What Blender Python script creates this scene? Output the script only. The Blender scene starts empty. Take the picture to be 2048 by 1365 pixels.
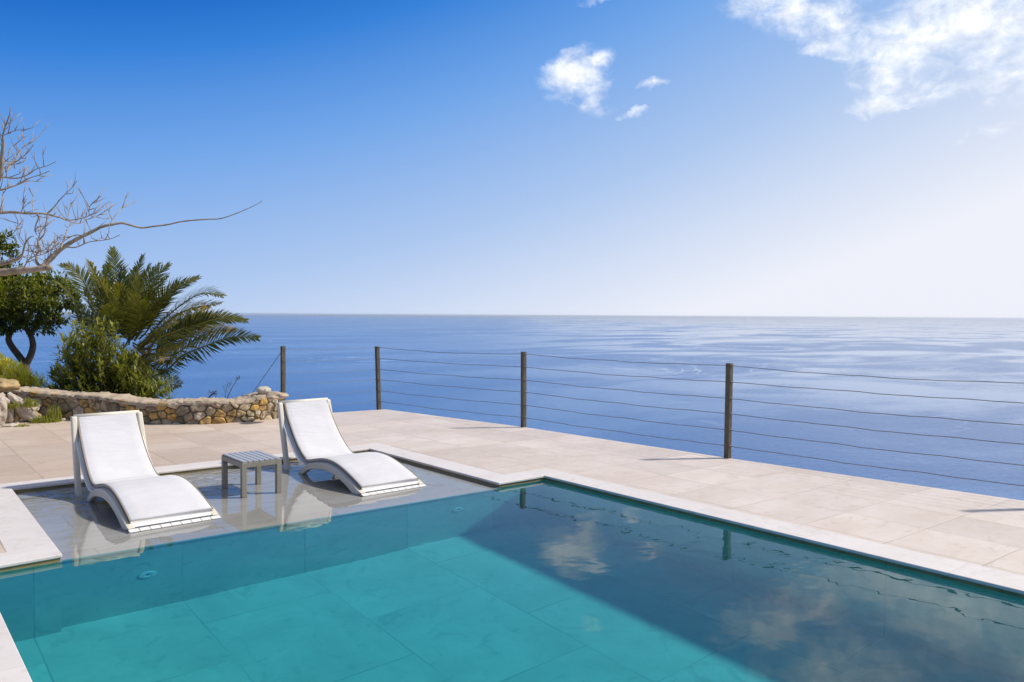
import bpy, math, random
from math import sin, cos, tan, atan, atan2, sqrt, pi, radians, asin
from mathutils import Vector, Matrix, noise as mnoise
S = bpy.context.scene
COL = S.collection
RND = random.Random(7)

# ------------------------------------------------------------------ camera geometry (metres; X and Y follow the pool sides)
F = 1620.0; CX, CY = 1024.0, 682.5; H = 1.6
pitch = atan((CY - 630.5) / F); roll = radians(0.35); yaw = atan((1024 + 280) / F)
Dv = Vector((sin(yaw) * cos(pitch), cos(yaw) * cos(pitch), -sin(pitch)))
Rv = Vector((cos(yaw), -sin(yaw), 0)); Uv = Rv.cross(Dv)
Rv, Uv = cos(roll) * Rv + sin(roll) * Uv, cos(roll) * Uv - sin(roll) * Rv
EYE = Vector((0, 0, H))

def ray(x, y): return Dv + Rv * ((x - CX) / F) + Uv * (-(y - CY) / F)
def at(x, y, d): return EYE + ray(x, y) * d                  # surveyed point: sight line and distance
def gz(x, y, z=0.0):
    v = ray(x, y); return EYE + v * ((z - H) / v.z)

# ------------------------------------------------------------------ node helpers
def new_mat(name):
    m = bpy.data.materials.new(name); m.use_nodes = True
    t = m.node_tree; t.nodes.clear()
    o = t.nodes.new('ShaderNodeOutputMaterial'); b = t.nodes.new('ShaderNodeBsdfPrincipled')
    t.links.new(b.outputs[0], o.inputs['Surface'])
    return m, t, b
class NT:
    def __init__(s, t): s.t = t
    def n(s, typ, **kw):
        q = s.t.nodes.new('ShaderNode' + typ)
        for k, v in kw.items():
            if k.startswith('i_'):
                q.inputs[k[2:].replace('_', ' ')].default_value = v
            else: setattr(q, k, v)
        return q
    def l(s, a, b): s.t.links.new(a, b)
    def sock(s, inp, v):
        if hasattr(v, 'links') or isinstance(v, bpy.types.NodeSocket): s.l(v, inp)
        else: inp.default_value = v
    def math(s, op, a, b=None, c=None, clamp=False):
        q = s.n('Math', operation=op, use_clamp=clamp); s.sock(q.inputs[0], a)
        if b is not None: s.sock(q.inputs[1], b)
        if c is not None: s.sock(q.inputs[2], c)
        return q.outputs[0]
    def vmath(s, op, a, b=None):
        q = s.n('VectorMath', operation=op); s.sock(q.inputs[0], a)
        if b is not None: s.sock(q.inputs[1], b)
        return q.outputs['Value'] if op in ('LENGTH', 'DOT_PRODUCT', 'DISTANCE') else q.outputs[0]
    def noise(s, vec, scale, detail=4, rough=.55, dist=0.0, dim='3D'):
        q = s.n('TexNoise', noise_dimensions=dim); s.l(vec, q.inputs['Vector'])
        q.inputs['Scale'].default_value = scale; q.inputs['Detail'].default_value = detail
        q.inputs['Roughness'].default_value = rough; q.inputs['Distortion'].default_value = dist
        return q.outputs['Fac']
    def ramp(s, fac, stops, mode='LINEAR'):
        q = s.n('ValToRGB'); q.color_ramp.interpolation = mode; e = q.color_ramp.elements
        while len(e) < len(stops): e.new(.5)
        for k, (p, c) in enumerate(stops):
            e[k].position = p; e[k].color = (c[0], c[1], c[2], 1) if not isinstance(c, (int, float)) else (c, c, c, 1)
        s.sock(q.inputs['Fac'], fac); return q.outputs['Color']
    def mix(s, fac, a, b, mode='MIX'):
        q = s.n('MixRGB', blend_type=mode); s.sock(q.inputs['Fac'], fac)
        for k, v in ((1, a), (2, b)):
            if isinstance(v, (tuple, list)): q.inputs[k].default_value = (v[0], v[1], v[2], 1)
            else: s.l(v, q.inputs[k])
        return q.outputs[0]
    def maprange(s, v, a, b, c=0.0, d=1.0, smooth=False):
        q = s.n('MapRange', interpolation_type='SMOOTHSTEP' if smooth else 'LINEAR')
        s.sock(q.inputs[0], v)
        for k, w in zip((1, 2, 3, 4), (a, b, c, d)): s.sock(q.inputs[k], w)
        return q.outputs[0]
    def mapping(s, vec, loc=(0, 0, 0), rot=(0, 0, 0), scale=(1, 1, 1)):
        q = s.n('Mapping'); s.l(vec, q.inputs['Vector'])
        q.inputs['Location'].default_value = loc; q.inputs['Rotation'].default_value = rot; q.inputs['Scale'].default_value = scale
        return q.outputs[0]
    def pos(s): return s.n('NewGeometry').outputs['Position']
    def obj(s): return s.n('TexCoord').outputs['Object']
    def bump(s, h, strength, dist, to):
        q = s.n('Bump'); q.inputs['Strength'].default_value = strength; s.sock(q.inputs['Distance'], dist)
        s.l(h, q.inputs['Height'])
        for b in (to if isinstance(to, (list, tuple)) else [to]): s.l(q.outputs[0], b.inputs['Normal'])
        return q

# ------------------------------------------------------------------ mesh helpers
class MB:
    def __init__(s): s.v = []; s.f = []; s.c = []; s.cur = (1, 1, 1)
    def add(s, vs, fs):
        k = len(s.v); s.v += [tuple(p) for p in vs]
        for f in fs: s.f.append(tuple(k + i for i in f)); s.c.append(s.cur)
    def box(s, lo, hi, M=None):
        x0, y0, z0 = lo; x1, y1, z1 = hi
        vs = [Vector((x, y, z)) for x in (x0, x1) for y in (y0, y1) for z in (z0, z1)]
        if M is not None: vs = [M @ p for p in vs]
        s.add(vs, [(0, 1, 3, 2), (4, 6, 7, 5), (0, 4, 5, 1), (2, 3, 7, 6), (0, 2, 6, 4), (1, 5, 7, 3)])
    def tube(s, pts, rad, seg=8, cap=True, flat=1.0):
        pts = [Vector(p) for p in pts]; n = len(pts)
        if not hasattr(rad, '__len__'): rad = [rad] * n
        rings = []; up = None
        for i, p in enumerate(pts):
            t = (pts[min(i + 1, n - 1)] - pts[max(i - 1, 0)])
            if t.length < 1e-9: t = Vector((0, 0, 1))
            t.normalize()
            if up is None:
                up = Vector((0, 0, 1)) if abs(t.z) < .9 else Vector((1, 0, 0))
            a = t.cross(up)
            if a.length < 1e-6: a = t.cross(Vector((1, .3, 0)))
            a.normalize(); b = a.cross(t); b.normalize(); up = b
            rings.append([p + (a * cos(2 * pi * k / seg) + b * sin(2 * pi * k / seg) * flat) * rad[i] for k in range(seg)])
        vs = [q for r in rings for q in r]; fs = []
        for i in range(n - 1):
            for k in range(seg):
                k2 = (k + 1) % seg
                fs.append((i * seg + k, (i + 1) * seg + k, (i + 1) * seg + k2, i * seg + k2))
        if cap:
            fs.append(tuple(range(seg))); fs.append(tuple(reversed([(n - 1) * seg + k for k in range(seg)])))
        s.add(vs, fs)
    def build(s, name, mat, parent=None, smooth=False, bevel=0.0, loc=None, colors=False, autosmooth=None):
        me = bpy.data.meshes.new(name); me.from_pydata(s.v, [], s.f); me.materials.append(mat)
        if smooth:
            me.polygons.foreach_set('use_smooth', [True] * len(me.polygons))
        if colors:
            at_ = me.attributes.new('tone', 'FLOAT_COLOR', 'FACE')
            flat = []
            for c in s.c: flat += [c[0], c[1], c[2], 1.0]
            at_.data.foreach_set('color', flat)
        o = bpy.data.objects.new(name, me); COL.objects.link(o)
        if loc is not None: o.location = loc
        if parent is not None: o.parent = parent
        if bevel:
            m = o.modifiers.new('bevel', 'BEVEL'); m.width = bevel; m.segments = 2; m.limit_method = 'ANGLE'; m.angle_limit = radians(40)
        return o
def tag(o, label=None, cat=None, group=None, kind=None):
    if label: o['label'] = label
    if cat: o['category'] = cat
    if group: o['group'] = group
    if kind: o['kind'] = kind
    return o
def thing(name, loc, label, cat, group=None, rz=0.0):
    o = bpy.data.objects.new(name, None); COL.objects.link(o); o.location = loc; o.rotation_euler = (0, 0, rz)
    o.empty_display_size = .1
    return tag(o, label, cat, group)
def copy_tree(o, parent=None):
    c = o.copy(); COL.objects.link(c)
    if parent is not None: c.parent = parent
    for ch in list(o.children): copy_tree(ch, c)
    return c
def loc_mb(mb, origin):
    mb.v = [tuple(Vector(p) - Vector(origin)) for p in mb.v]; return mb
def catmull(pts, n=6):
    out = []; P = [Vector(p) for p in pts]
    for i in range(len(P) - 1):
        p0 = P[max(i - 1, 0)]; p1 = P[i]; p2 = P[i + 1]; p3 = P[min(i + 2, len(P) - 1)]
        for k in range(n):
            t = k / n
            out.append(.5 * ((2 * p1) + (-p0 + p2) * t + (2 * p0 - 5 * p1 + 4 * p2 - p3) * t * t + (-p0 + 3 * p1 - 3 * p2 + p3) * t ** 3))
    out.append(P[-1]); return out

# ------------------------------------------------------------------ light
SUN_EL = radians(47.0); SUN_AZ = Vector((0.86, -0.51, 0)).normalized(); BRIGHT_AZ = Vector((0.91, -0.415, 0)).normalized()
SUN = Vector((SUN_AZ.x * cos(SUN_EL), SUN_AZ.y * cos(SUN_EL), sin(SUN_EL)))
ld = bpy.data.lights.new('sun', 'SUN'); ld.energy = 4.3; ld.angle = radians(3.2); ld.color = (1, .955, .89)
ld.cycles.is_caustics_light = True
sun = bpy.data.objects.new('sun', ld); COL.objects.link(sun); sun.rotation_euler = SUN.to_track_quat('Z', 'Y').to_euler()
sun.location = (0, 0, 30)

# ------------------------------------------------------------------ world: sky and clouds
def build_world():
    W = bpy.data.worlds.new('World'); S.world = W; W.use_nodes = True
    t = W.node_tree; t.nodes.clear(); N = NT(t)
    out = N.n('OutputWorld'); bg = N.n('Background'); N.l(bg.outputs[0], out.inputs[0])
    sky = N.n('TexSky', sky_type='NISHITA'); sky.sun_disc = False; sky.sun_elevation = SUN_EL
    sky.sun_rotation = atan2(SUN_AZ.x, SUN_AZ.y); sky.air_density = 1.0; sky.dust_density = 0.6; sky.ozone_density = 2.5; sky.altitude = 100
    bg.inputs['Strength'].default_value = 0.10
    d = N.n('TexCoord').outputs['Generated']
    sep = N.n('SeparateXYZ'); N.l(d, sep.inputs[0])
    el = N.math('MULTIPLY', N.math('ARCSINE', N.math('MINIMUM', N.math('MAXIMUM', sep.outputs[2], -1.0), 1.0)), 180 / pi)
    az = N.math('MULTIPLY', N.math('ARCTAN2', sep.outputs[0], sep.outputs[1]), 180 / pi)
    # the clear sky: deep blue high up and away from the sun, whitening towards the horizon and towards the sun
    x = N.math('MAXIMUM', N.math('ADD', N.vmath('DOT_PRODUCT', d, tuple(BRIGHT_AZ)), .31), 0.0)
    x = N.math('MINIMUM', x, 1.25); x2 = N.math('MULTIPLY', x, x)
    low = N.math('POWER', N.maprange(el, 0.0, 24.5, 1.0, 0.0), 1.1)
    a_ = N.math('ADD', N.math('MULTIPLY', x, .17), N.math('MULTIPLY', x2, .40))
    b_ = N.math('SUBTRACT', .70, N.math('MULTIPLY', x2, .10))
    w = N.math('ADD', a_, N.math('MULTIPLY', b_, low))
    grad = N.ramp(w, [(0.0, (.0, .085, .44)), (.10, (.0, .11, .51)), (.24, (.04, .225, .70)), (.42, (.17, .385, .82)), (.68, (.42, .58, .87)), (1.0, (.86, .885, .965))])
    grad = N.mix(1.0, grad, (10, 10, 10), 'MULTIPLY')
    # overhead, out of view: sky paled with added white as neutral fill light
    up = N.mix(.55, sky.outputs[0], (5.2, 5.2, 5.2))
    c = N.mix(N.maprange(el, 27, 55, 0, 1, smooth=True), grad, up)
    # clouds
    cmb = N.n('CombineXYZ'); N.l(az, cmb.inputs[0]); N.l(el, cmb.inputs[1])
    v = cmb.outputs[0]
    warp = N.noise(v, .35, 4, .6); warp2 = N.noise(N.mapping(v, loc=(31, 17, 5)), .35, 4, .6)
    wc = N.n('CombineXYZ'); N.l(N.maprange(warp, 0, 1, -1.6, 1.6), wc.inputs[0]); N.l(N.maprange(warp2, 0, 1, -1.3, 1.3), wc.inputs[1])
    vw = N.vmath('ADD', v, wc.outputs[0])
    mask = None
    for (px, py, rx, ry, ang, wgt) in CLOUDS:
        q = ray(px, py).normalized(); a0 = math.degrees(atan2(q.x, q.y)); e0 = math.degrees(asin(q.z))
        m = N.n('Mapping', vector_type='TEXTURE'); N.l(vw, m.inputs['Vector'])
        m.inputs['Location'].default_value = (a0, e0, 0); m.inputs['Rotation'].default_value = (0, 0, radians(ang))
        m.inputs['Scale'].default_value = (rx, ry, 1)
        r = N.vmath('LENGTH', m.outputs[0])
        k = N.math('MULTIPLY', N.maprange(r, 0.0, 1.0, 1.0, 0.0), wgt)
        mask = k if mask is None else N.math('MAXIMUM', mask, k)
    fb = N.noise(N.mapping(v, scale=(.8, 1.25, 1)), .55, 9, .62, .4)
    dens = N.math('ADD', mask, N.maprange(fb, .3, .7, -.38, .42))
    dens = N.maprange(dens, -.05, 1.3, 0.0, 1.0, smooth=True)
    on = N.maprange(mask, .0, .16, 0.0, 1.0, smooth=True)
    dens = N.math('MULTIPLY', dens, on)
    # faint high veil
    shade = N.noise(N.mapping(v, loc=(9, 3, 0)), .9, 5, .6)
    ccol = N.mix(N.maprange(shade, .35, .65), (8.9, 9.2, 9.8), (13.0, 12.9, 12.8))
    c = N.mix(N.math('MULTIPLY', dens, .93), c, ccol)
    N.l(c, bg.inputs['Color'])
# clouds as they stand in the sky: (surveyed direction, half width and half height in degrees, tilt, weight)
CLOUDS = [
    (1150, 150, 2.9, 2.0, 25, 1.1), (1185, 122, 1.9, 1.0, 5, 1.0), (1180, 200, 1.3, 1.2, -30, .8), (1303, 174, 1.35, .40, 4, .85), (1265, 224, 1.3, .42, 12, .42), (1190, 210, 1.6, .8, -20, .5),
    (1560, 5, 5.0, 2.2, -15, .9), (1660, 50, 3.2, 2.2, -35, .95), (1650, 95, 2.0, .8, 8, .8),
    (1850, 60, 5.5, 3.0, 10, 1.05), (1960, 30, 6.5, 3.6, 0, 1.1), (1790, 130, 3.8, 2.0, 40, 1.0), (1745, 205, 2.6, 1.2, 10, .95),
    (1900, 178, 4.2, .9, 4, .75), (2030, 150, 3.0, .8, 15, .6), (1820, 175, 2.5, .7, 0, .6), (2200, 60, 8, 4, 10, 1.0), (1980, 262, 2, .7, 20, .35), (1190, 2, 1.2, .5, 10, .6),
    (1750, -140, 8, 4.0, 10, 1.15), (1350, -230, 5, 2.2, 0, .8), (2350, -120, 10, 6, 0, 1.2), (1500, -190, 5, 2.0, 0, 1.0), (900, -420, 7, 3, 15, .8),
]
build_world()

# ------------------------------------------------------------------ materials
def m_stone_tile(name, c1, c2, vein, tile, row, offset, joint, rot=0.0, loc=(0, 0, 0), rough=.55, jw=.006, bumpd=.0015, streak=(1.2, 6.0, 1), vary=.10):
    m, t, b = new_mat(name); N = NT(t); p = N.pos()
    v = N.mapping(p, loc=loc, rot=(0, 0, rot))
    br = N.n('TexBrick'); N.l(v, br.inputs['Vector']); br.offset = offset; br.squash = 1
    br.inputs['Scale'].default_value = 1; br.inputs['Brick Width'].default_value = tile; br.inputs['Row Height'].default_value = row
    br.inputs['Mortar Size'].default_value = jw; br.inputs['Mortar Smooth'].default_value = .3; br.inputs['Bias'].default_value = 0
    br.inputs['Color1'].default_value = (1 - vary, 1 - vary, 1 - vary, 1); br.inputs['Color2'].default_value = (1, 1, 1, 1); br.inputs['Mortar'].default_value = (1, 1, 1, 1)
    # per tile shift of the veining
    off = N.n('MixRGB'); off.blend_type = 'ADD'; off.inputs[0].default_value = 1
    sc = N.vmath('SCALE', br.outputs['Color']); sc.node.inputs['Scale'].default_value = 40
    N.l(v, off.inputs[1]); N.l(sc, off.inputs[2])
    n1 = N.noise(N.mapping(off.outputs[0], scale=streak), 1.1, 7, .6, .6)
    n2 = N.noise(off.outputs[0], 9, 5, .65)
    n3 = N.noise(N.mapping(off.outputs[0], scale=streak), 3.3, 5, .6, 1.5)
    c = N.mix(N.maprange(n1, .3, .7), c1, c2)
    c = N.mix(N.math('MULTIPLY', N.maprange(n3, .52, .72, 0, 1, True), .55), c, vein)
    c = N.mix(N.math('MULTIPLY', N.maprange(n2, .35, .7), .18), c, vein)
    c = N.mix(1.0, c, br.outputs['Color'], 'MULTIPLY')
    jf = br.outputs['Fac']
    jn = N.maprange(N.noise(p, 1.7, 3), .35, .6, .25, .95)
    c = N.mix(N.math('MULTIPLY', jf, jn), c, joint)
    big = N.noise(p, .6, 4, .6)
    c = N.mix(N.maprange(big, .45, .75, 0, .25), c, vein)
    if name == 'deck_stone':        # slabs darker and warmer towards the garden side
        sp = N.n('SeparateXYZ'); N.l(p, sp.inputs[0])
        tan_mix = N.math('ADD', N.maprange(sp.outputs[0], 2.0, 6.2, .75, 0, True), N.maprange(big, .3, .7, -.12, .12), clamp=True)
        c = N.mix(tan_mix, c, N.mix(1.0, c, (.80, .71, .60), 'MULTIPLY'))
    N.l(c, b.inputs['Base Color'])
    N.l(N.maprange(n2, .3, .7, rough - .08, rough + .12), b.inputs['Roughness'])
    h = N.math('SUBTRACT', N.math('MULTIPLY', N.noise(p, 60, 5, .6), .35), jf)
    N.bump(h, .6, bumpd, b)
    return m
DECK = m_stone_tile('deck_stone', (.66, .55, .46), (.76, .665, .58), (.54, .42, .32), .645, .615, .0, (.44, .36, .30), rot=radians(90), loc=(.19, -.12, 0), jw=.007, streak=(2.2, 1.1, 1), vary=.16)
COPE = m_stone_tile('coping_stone', (.69, .62, .555), (.78, .715, .66), (.57, .49, .42), 1.0, 4.0, 0, (.55, .5, .46), rot=radians(90), loc=(0.2, 1.7, 0), rough=.5, jw=.003, vary=.04, streak=(2, 2, 1))
SHELF = m_stone_tile('shelf_stone', (.51, .47, .405), (.62, .58, .51), (.43, .385, .315), .9, .6, .5, (.30, .27, .23), loc=(.1, .37, 0), vary=.05, jw=.004)
POOL = m_stone_tile('pool_finish', (.55, .60, .53), (.74, .78, .69), (.40, .48, .44), 1.2, .95, .5, (.38, .44, .40), rot=radians(90), loc=(.2, .1, 0), rough=.7, jw=.006, streak=(1.1, 1.3, 1.2), vary=.08)

def m_water(name, tint, amp, scale, rip=None):
    m, t, b = new_mat(name); N = NT(t); p = N.pos()
    b.inputs['Base Color'].default_value = (*tint, 1); b.inputs['Roughness'].default_value = 0
    b.inputs['IOR'].default_value = 1.33; b.inputs['Transmission Weight'].default_value = 1
    a = N.noise(N.mapping(p, rot=(0, 0, .6), scale=(1, 1.6, 1)), scale, 2, .45, .3)
    c = N.noise(N.mapping(p, rot=(0, 0, -.3)), scale * 3.7, 1, .4)
    patch = N.maprange(N.noise(p, .45, 2), .42, .68, .45, 1.5, True)
    # the breeze ruffles the water at the back of the shelf
    if rip:
        sp = N.n('SeparateXYZ'); N.l(p, sp.inputs[0])
        ruff = N.math('MULTIPLY', N.maprange(sp.outputs[1], 7.0, 8.3, 0.0, rip, True), N.maprange(sp.outputs[0], 1.0, 4.0, 1.0, .45))
        patch = N.math('ADD', patch, ruff)
    h = N.math('MULTIPLY', N.math('ADD', a, N.math('MULTIPLY', c, .26)), patch)
    N.bump(h, 1.0, amp, b)
    return m
WATER = m_water('pool_water', (.085, .635, .715), .0021, 2.2)
FILM = m_water('shelf_water', (.93, .96, .98), .0016, 3.0, rip=22.0)

def m_sea():
    m, t, b = new_mat('sea_water'); N = NT(t); p = N.pos()
    b.inputs['IOR'].default_value = 1.33; b.inputs['Roughness'].default_value = .12
    # smooth slicks between wind-ruffled patches, with thin lines of current
    v = N.mapping(p, rot=(0, 0, -radians(39)), scale=(.55, 1, 1))
    patch = N.noise(v, .0021, 6, .55, .9)
    fine = N.noise(N.mapping(p, rot=(0, 0, -radians(30)), scale=(.4, 1, 1)), .011, 4, .6, .6)
    rmin = N.maprange(N.vmath('DOT_PRODUCT', p, tuple(Rv)), -150, 700, .8, .12)      # the lee to the right lies calmer
    far = N.maprange(N.vmath('DOT_PRODUCT', p, tuple(Rv)), 300, 5000, 0, .10)
    patch = N.math('SUBTRACT', patch, far)
    ruf = N.maprange(N.math('ADD', N.math('MULTIPLY', patch, .88), N.math('MULTIPLY', fine, .12)), .42, .58, rmin, 1.0, True)
    slick = N.noise(N.mapping(p, rot=(0, 0, -radians(12)), scale=(.5, 1, 1)), .0022, 4, .55, 1.6)
    line = N.math('ABSOLUTE', N.math('SUBTRACT', slick, .5))
    line = N.math('MULTIPLY', N.maprange(line, .0, .012, 1, 0, True), N.maprange(N.noise(p, .0011, 2), .48, .60, 0, 1, True))
    ruf = N.math('MULTIPLY', ruf, N.math('SUBTRACT', 1.0, N.math('MULTIPLY', line, .75)))
    c = N.mix(ruf, (.012, .15, .40), (.005, .095, .30))
    N.l(c, b.inputs['Base Color'])
    N.l(N.maprange(ruf, 0, 1, .06, .2), b.inputs['Roughness'])
    w1 = N.noise(N.mapping(p, rot=(0, 0, -radians(50)), scale=(.45, 1, 1)), .16, 5, .62, .3)
    w2 = N.noise(N.mapping(p, rot=(0, 0, -radians(20)), scale=(.5, 1, 1)), .9, 3, .6)
    h = N.math('ADD', N.math('MULTIPLY', w1, 1.0), N.math('MULTIPLY', w2, .18))
    h = N.math('MULTIPLY', h, ruf)
    N.bump(h, 1.0, SEA_BUMP, b)
    return m
SEA_BUMP = 1.1
SEA = m_sea()

def m_plain(name, col, rough=.6, col2=None, nscale=6.0, bump=0.0, bscale=30.0, metal=0.0, spec=.5, sub=0.0):
    m, t, b = new_mat(name); N = NT(t); p = N.obj()
    if col2 is None: col2 = tuple(x * .82 for x in col)
    n = N.noise(p, nscale, 5, .6, .3)
    N.l(N.mix(N.maprange(n, .3, .7), col2, col), b.inputs['Base Color'])
    b.inputs['Roughness'].default_value = rough; b.inputs['Metallic'].default_value = metal
    b.inputs['Specular IOR Level'].default_value = spec
    if bump: N.bump(N.noise(p, bscale, 5, .6), .7, bump, b)
    return m
PLASTIC = m_plain('shaded_resin', (.72, .645, .515), .42, (.67, .60, .475), 5, .0004, 80)  # same white resin as the shell, the rails' beige shade put into its colour
WHITE = m_plain('bright_resin', (.80, .77, .72), .4, (.76, .73, .67), 5)
PIPING = m_plain('piping', (.36, .29, .20), .7)
TAUPE = m_plain('taupe_aluminium', (.29, .26, .20), .45, (.24, .215, .165), 8, .0003, 120)
SLAT = m_plain('slat_aluminium', (.42, .42, .42), .35, (.37, .37, .37), 9, .0003, 120)
POSTM = m_plain('weathered_post', (.13, .105, .06), .6, (.075, .06, .035), 9, .001, 60)
CABLE = m_plain('steel_cable', (.22, .20, .17), .45, (.12, .11, .1), 20, 0, 30, .6)
DARK = m_plain('dark_slot', (.03, .03, .03), .7)
INLET = m_plain('inlet_plastic', (.9, .92, .9), .4)
DRAIN = m_plain('brass_drain', (.75, .62, .22), .5)
WHITESTONE = m_plain('pale_stone', (.60, .53, .43), .85, (.40, .33, .24), 16, .009, 34)
OCHRE = m_plain('ochre_rock', (.52, .36, .16), .9, (.26, .19, .10), 9, .008, 22)
ROCKW = m_plain('whitish_rock', (.58, .50, .42), .9, (.30, .23, .16), 9, .016, 22)
BARK_PALE = m_plain('pale_bark', (.47, .37, .27), .85, (.22, .16, .10), 12, .003, 50)
BARK_DARK = m_plain('dark_bark', (.15, .105, .06), .9, (.06, .042, .025), 10, .01, 25)
PALMTRUNK = m_plain('palm_trunk', (.16, .11, .06), .9, (.08, .055, .03), 10, .01, 25)
STEM = m_plain('woody_stem', (.16, .12, .06), .85)
def m_fabric():
    m, t, b = new_mat('white_canvas'); N = NT(t); p = N.obj()
    n = N.noise(p, 3, 4)
    N.l(N.mix(N.maprange(n, .3, .7), (.60, .575, .565), (.66, .635, .625)), b.inputs['Base Color'])
    b.inputs['Roughness'].default_value = .85; b.inputs['Specular IOR Level'].default_value = .2
    w = N.noise(N.mapping(p, scale=(1.2, 5, 5)), 3.0, 4, .55, .5); f = N.noise(p, 260, 2)
    h = N.math('ADD', N.math('MULTIPLY', w, 1.0), N.math('MULTIPLY', f, .05))
    N.bump(h, .8, .012, b); return m
FABRIC = m_fabric()
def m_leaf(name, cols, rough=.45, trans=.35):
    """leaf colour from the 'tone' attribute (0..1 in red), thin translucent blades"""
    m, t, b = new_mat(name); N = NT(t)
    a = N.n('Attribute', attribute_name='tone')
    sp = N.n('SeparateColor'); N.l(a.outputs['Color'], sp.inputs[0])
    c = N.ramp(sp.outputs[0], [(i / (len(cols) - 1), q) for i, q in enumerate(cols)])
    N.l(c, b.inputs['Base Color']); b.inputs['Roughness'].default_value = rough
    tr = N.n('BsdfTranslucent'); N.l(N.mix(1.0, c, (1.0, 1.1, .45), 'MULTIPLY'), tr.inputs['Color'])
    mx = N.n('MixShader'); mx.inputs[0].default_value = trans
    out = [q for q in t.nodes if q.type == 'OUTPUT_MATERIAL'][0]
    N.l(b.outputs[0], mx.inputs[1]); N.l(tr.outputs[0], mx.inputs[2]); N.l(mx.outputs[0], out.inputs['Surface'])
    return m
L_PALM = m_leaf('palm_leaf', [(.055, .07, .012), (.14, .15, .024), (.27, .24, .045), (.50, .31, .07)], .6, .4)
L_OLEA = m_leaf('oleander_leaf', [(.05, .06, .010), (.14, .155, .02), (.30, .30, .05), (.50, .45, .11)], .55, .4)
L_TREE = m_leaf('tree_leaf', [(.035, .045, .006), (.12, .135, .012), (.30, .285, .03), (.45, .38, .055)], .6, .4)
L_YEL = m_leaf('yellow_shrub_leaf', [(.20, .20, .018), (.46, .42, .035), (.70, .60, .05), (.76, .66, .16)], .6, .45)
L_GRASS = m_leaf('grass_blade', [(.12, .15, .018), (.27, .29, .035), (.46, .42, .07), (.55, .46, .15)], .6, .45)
def m_rubble():
    m, t, b = new_mat('rubble_stone'); N = NT(t); p = N.obj()
    a = N.n('Attribute', attribute_name='tone')
    n = N.noise(p, 14, 6, .65, .4); n2 = N.noise(p, 45, 4, .6)
    c = N.mix(1.0, a.outputs['Color'], N.ramp(n, [(.3, .35), (.5, .9), (.7, 1.5)]), 'MULTIPLY')
    c = N.mix(N.maprange(n2, .5, .72, 0, .75), c, (.06, .05, .035))
    n3 = N.noise(p, 5, 3); c = N.mix(N.maprange(n3, .45, .7, 0, .5), c, (.34, .25, .14))
    N.l(c, b.inputs['Base Color']); b.inputs['Roughness'].default_value = .92
    N.bump(N.math('ADD', n, N.math('MULTIPLY', n2, .4)), .9, .012, b); return m
RUBBLE = m_rubble()
MORTAR = m_plain('lime_mortar', (.24, .185, .12), .95, (.10, .08, .05), 10, .01, 35)
CAPM = m_plain('mortar_cap', (.52, .41, .29), .95, (.34, .26, .18), 7, .012, 30)
SOIL = m_plain('hillside', (.20, .16, .09), .95, (.08, .09, .035), .8, .05, 6)

# ------------------------------------------------------------------ terrace, coping, basin
POOLPOLY = [(.56, -3.0), (5.29, -3.0), (5.30, 6.06), (4.72, 6.05), (4.71, 8.555), (1.05, 8.535), (1.02, 6.0), (.56, 5.97)]
def offset_poly(P, d):
    n = len(P); out = []
    for i in range(n):
        p0, p1, p2 = Vector(P[i - 1]), Vector(P[i]), Vector(P[(i + 1) % n])
        e1 = (p1 - p0).normalized(); e2 = (p2 - p1).normalized()
        n1 = Vector((e1.y, -e1.x)); n2 = Vector((e2.y, -e2.x))
        k = (n1 + n2); k = k / max(.2, k.dot(n1)); out.append(tuple(p1 + k * d))
    return out
COPW = .285
outer = offset_poly(POOLPOLY, COPW)
outer[1] = (5.66, outer[1][1]); outer[2] = (5.565, outer[2][1])
n = len(POOLPOLY)
mb = MB()
vi = [(x, y, 0) for x, y in POOLPOLY]; vo = [(x, y, 0) for x, y in outer]
vl = [(x, y, -.024) for x, y in POOLPOLY]; back = offset_poly(POOLPOLY, .03)
vb = [(x, y, -.024) for x, y in back]
mb.add(vi + vo + vl + vb, [(i, n + i, n + (i + 1) % n, (i + 1) % n) for i in range(n)] +
       [(i, (i + 1) % n, 2 * n + (i + 1) % n, 2 * n + i) for i in range(n)] +
       [(2 * n + i, 2 * n + (i + 1) % n, 3 * n + (i + 1) % n, 3 * n + i) for i in range(n)])
cop = tag(mb.build('coping', COPE, bevel=.006), kind='structure')
RIM = m_plain('wet_rim_stone', (.30, .235, .095), .45, (.17, .13, .05), 7, .002, 40)
ri = offset_poly(POOLPOLY, .010); ro = offset_poly(POOLPOLY, .045)
mb = MB(); mb.add([(x, y, -.026) for x, y in ri] + [(x, y, -.026) for x, y in ro] + [(x, y, -.0525) for x, y in ri] + [(x, y, -.0525) for x, y in ro],
   [(i, (i + 1) % n, 2 * n + (i + 1) % n, 2 * n + i) for i in range(n)] + [(i, n + i, n + (i + 1) % n, (i + 1) % n) for i in range(n)] + [(2 * n + i, 2 * n + (i + 1) % n, 3 * n + (i + 1) % n, 3 * n + i) for i in range(n)])
rim = tag(mb.build('pool_rim', RIM, bevel=.003), kind='structure')
EDGE = [(8.55, -4.0), (7.97, 2.3), (7.625, 5.5), (7.375, 8.86), (6.87, 11.93), (5.0, 12.10), (4.2, 12.4), (3.3, 13.0), (2.2, 14.4), (0, 15.0), (-6, 15.0), (-6, -4.0)]
import bmesh
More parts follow.
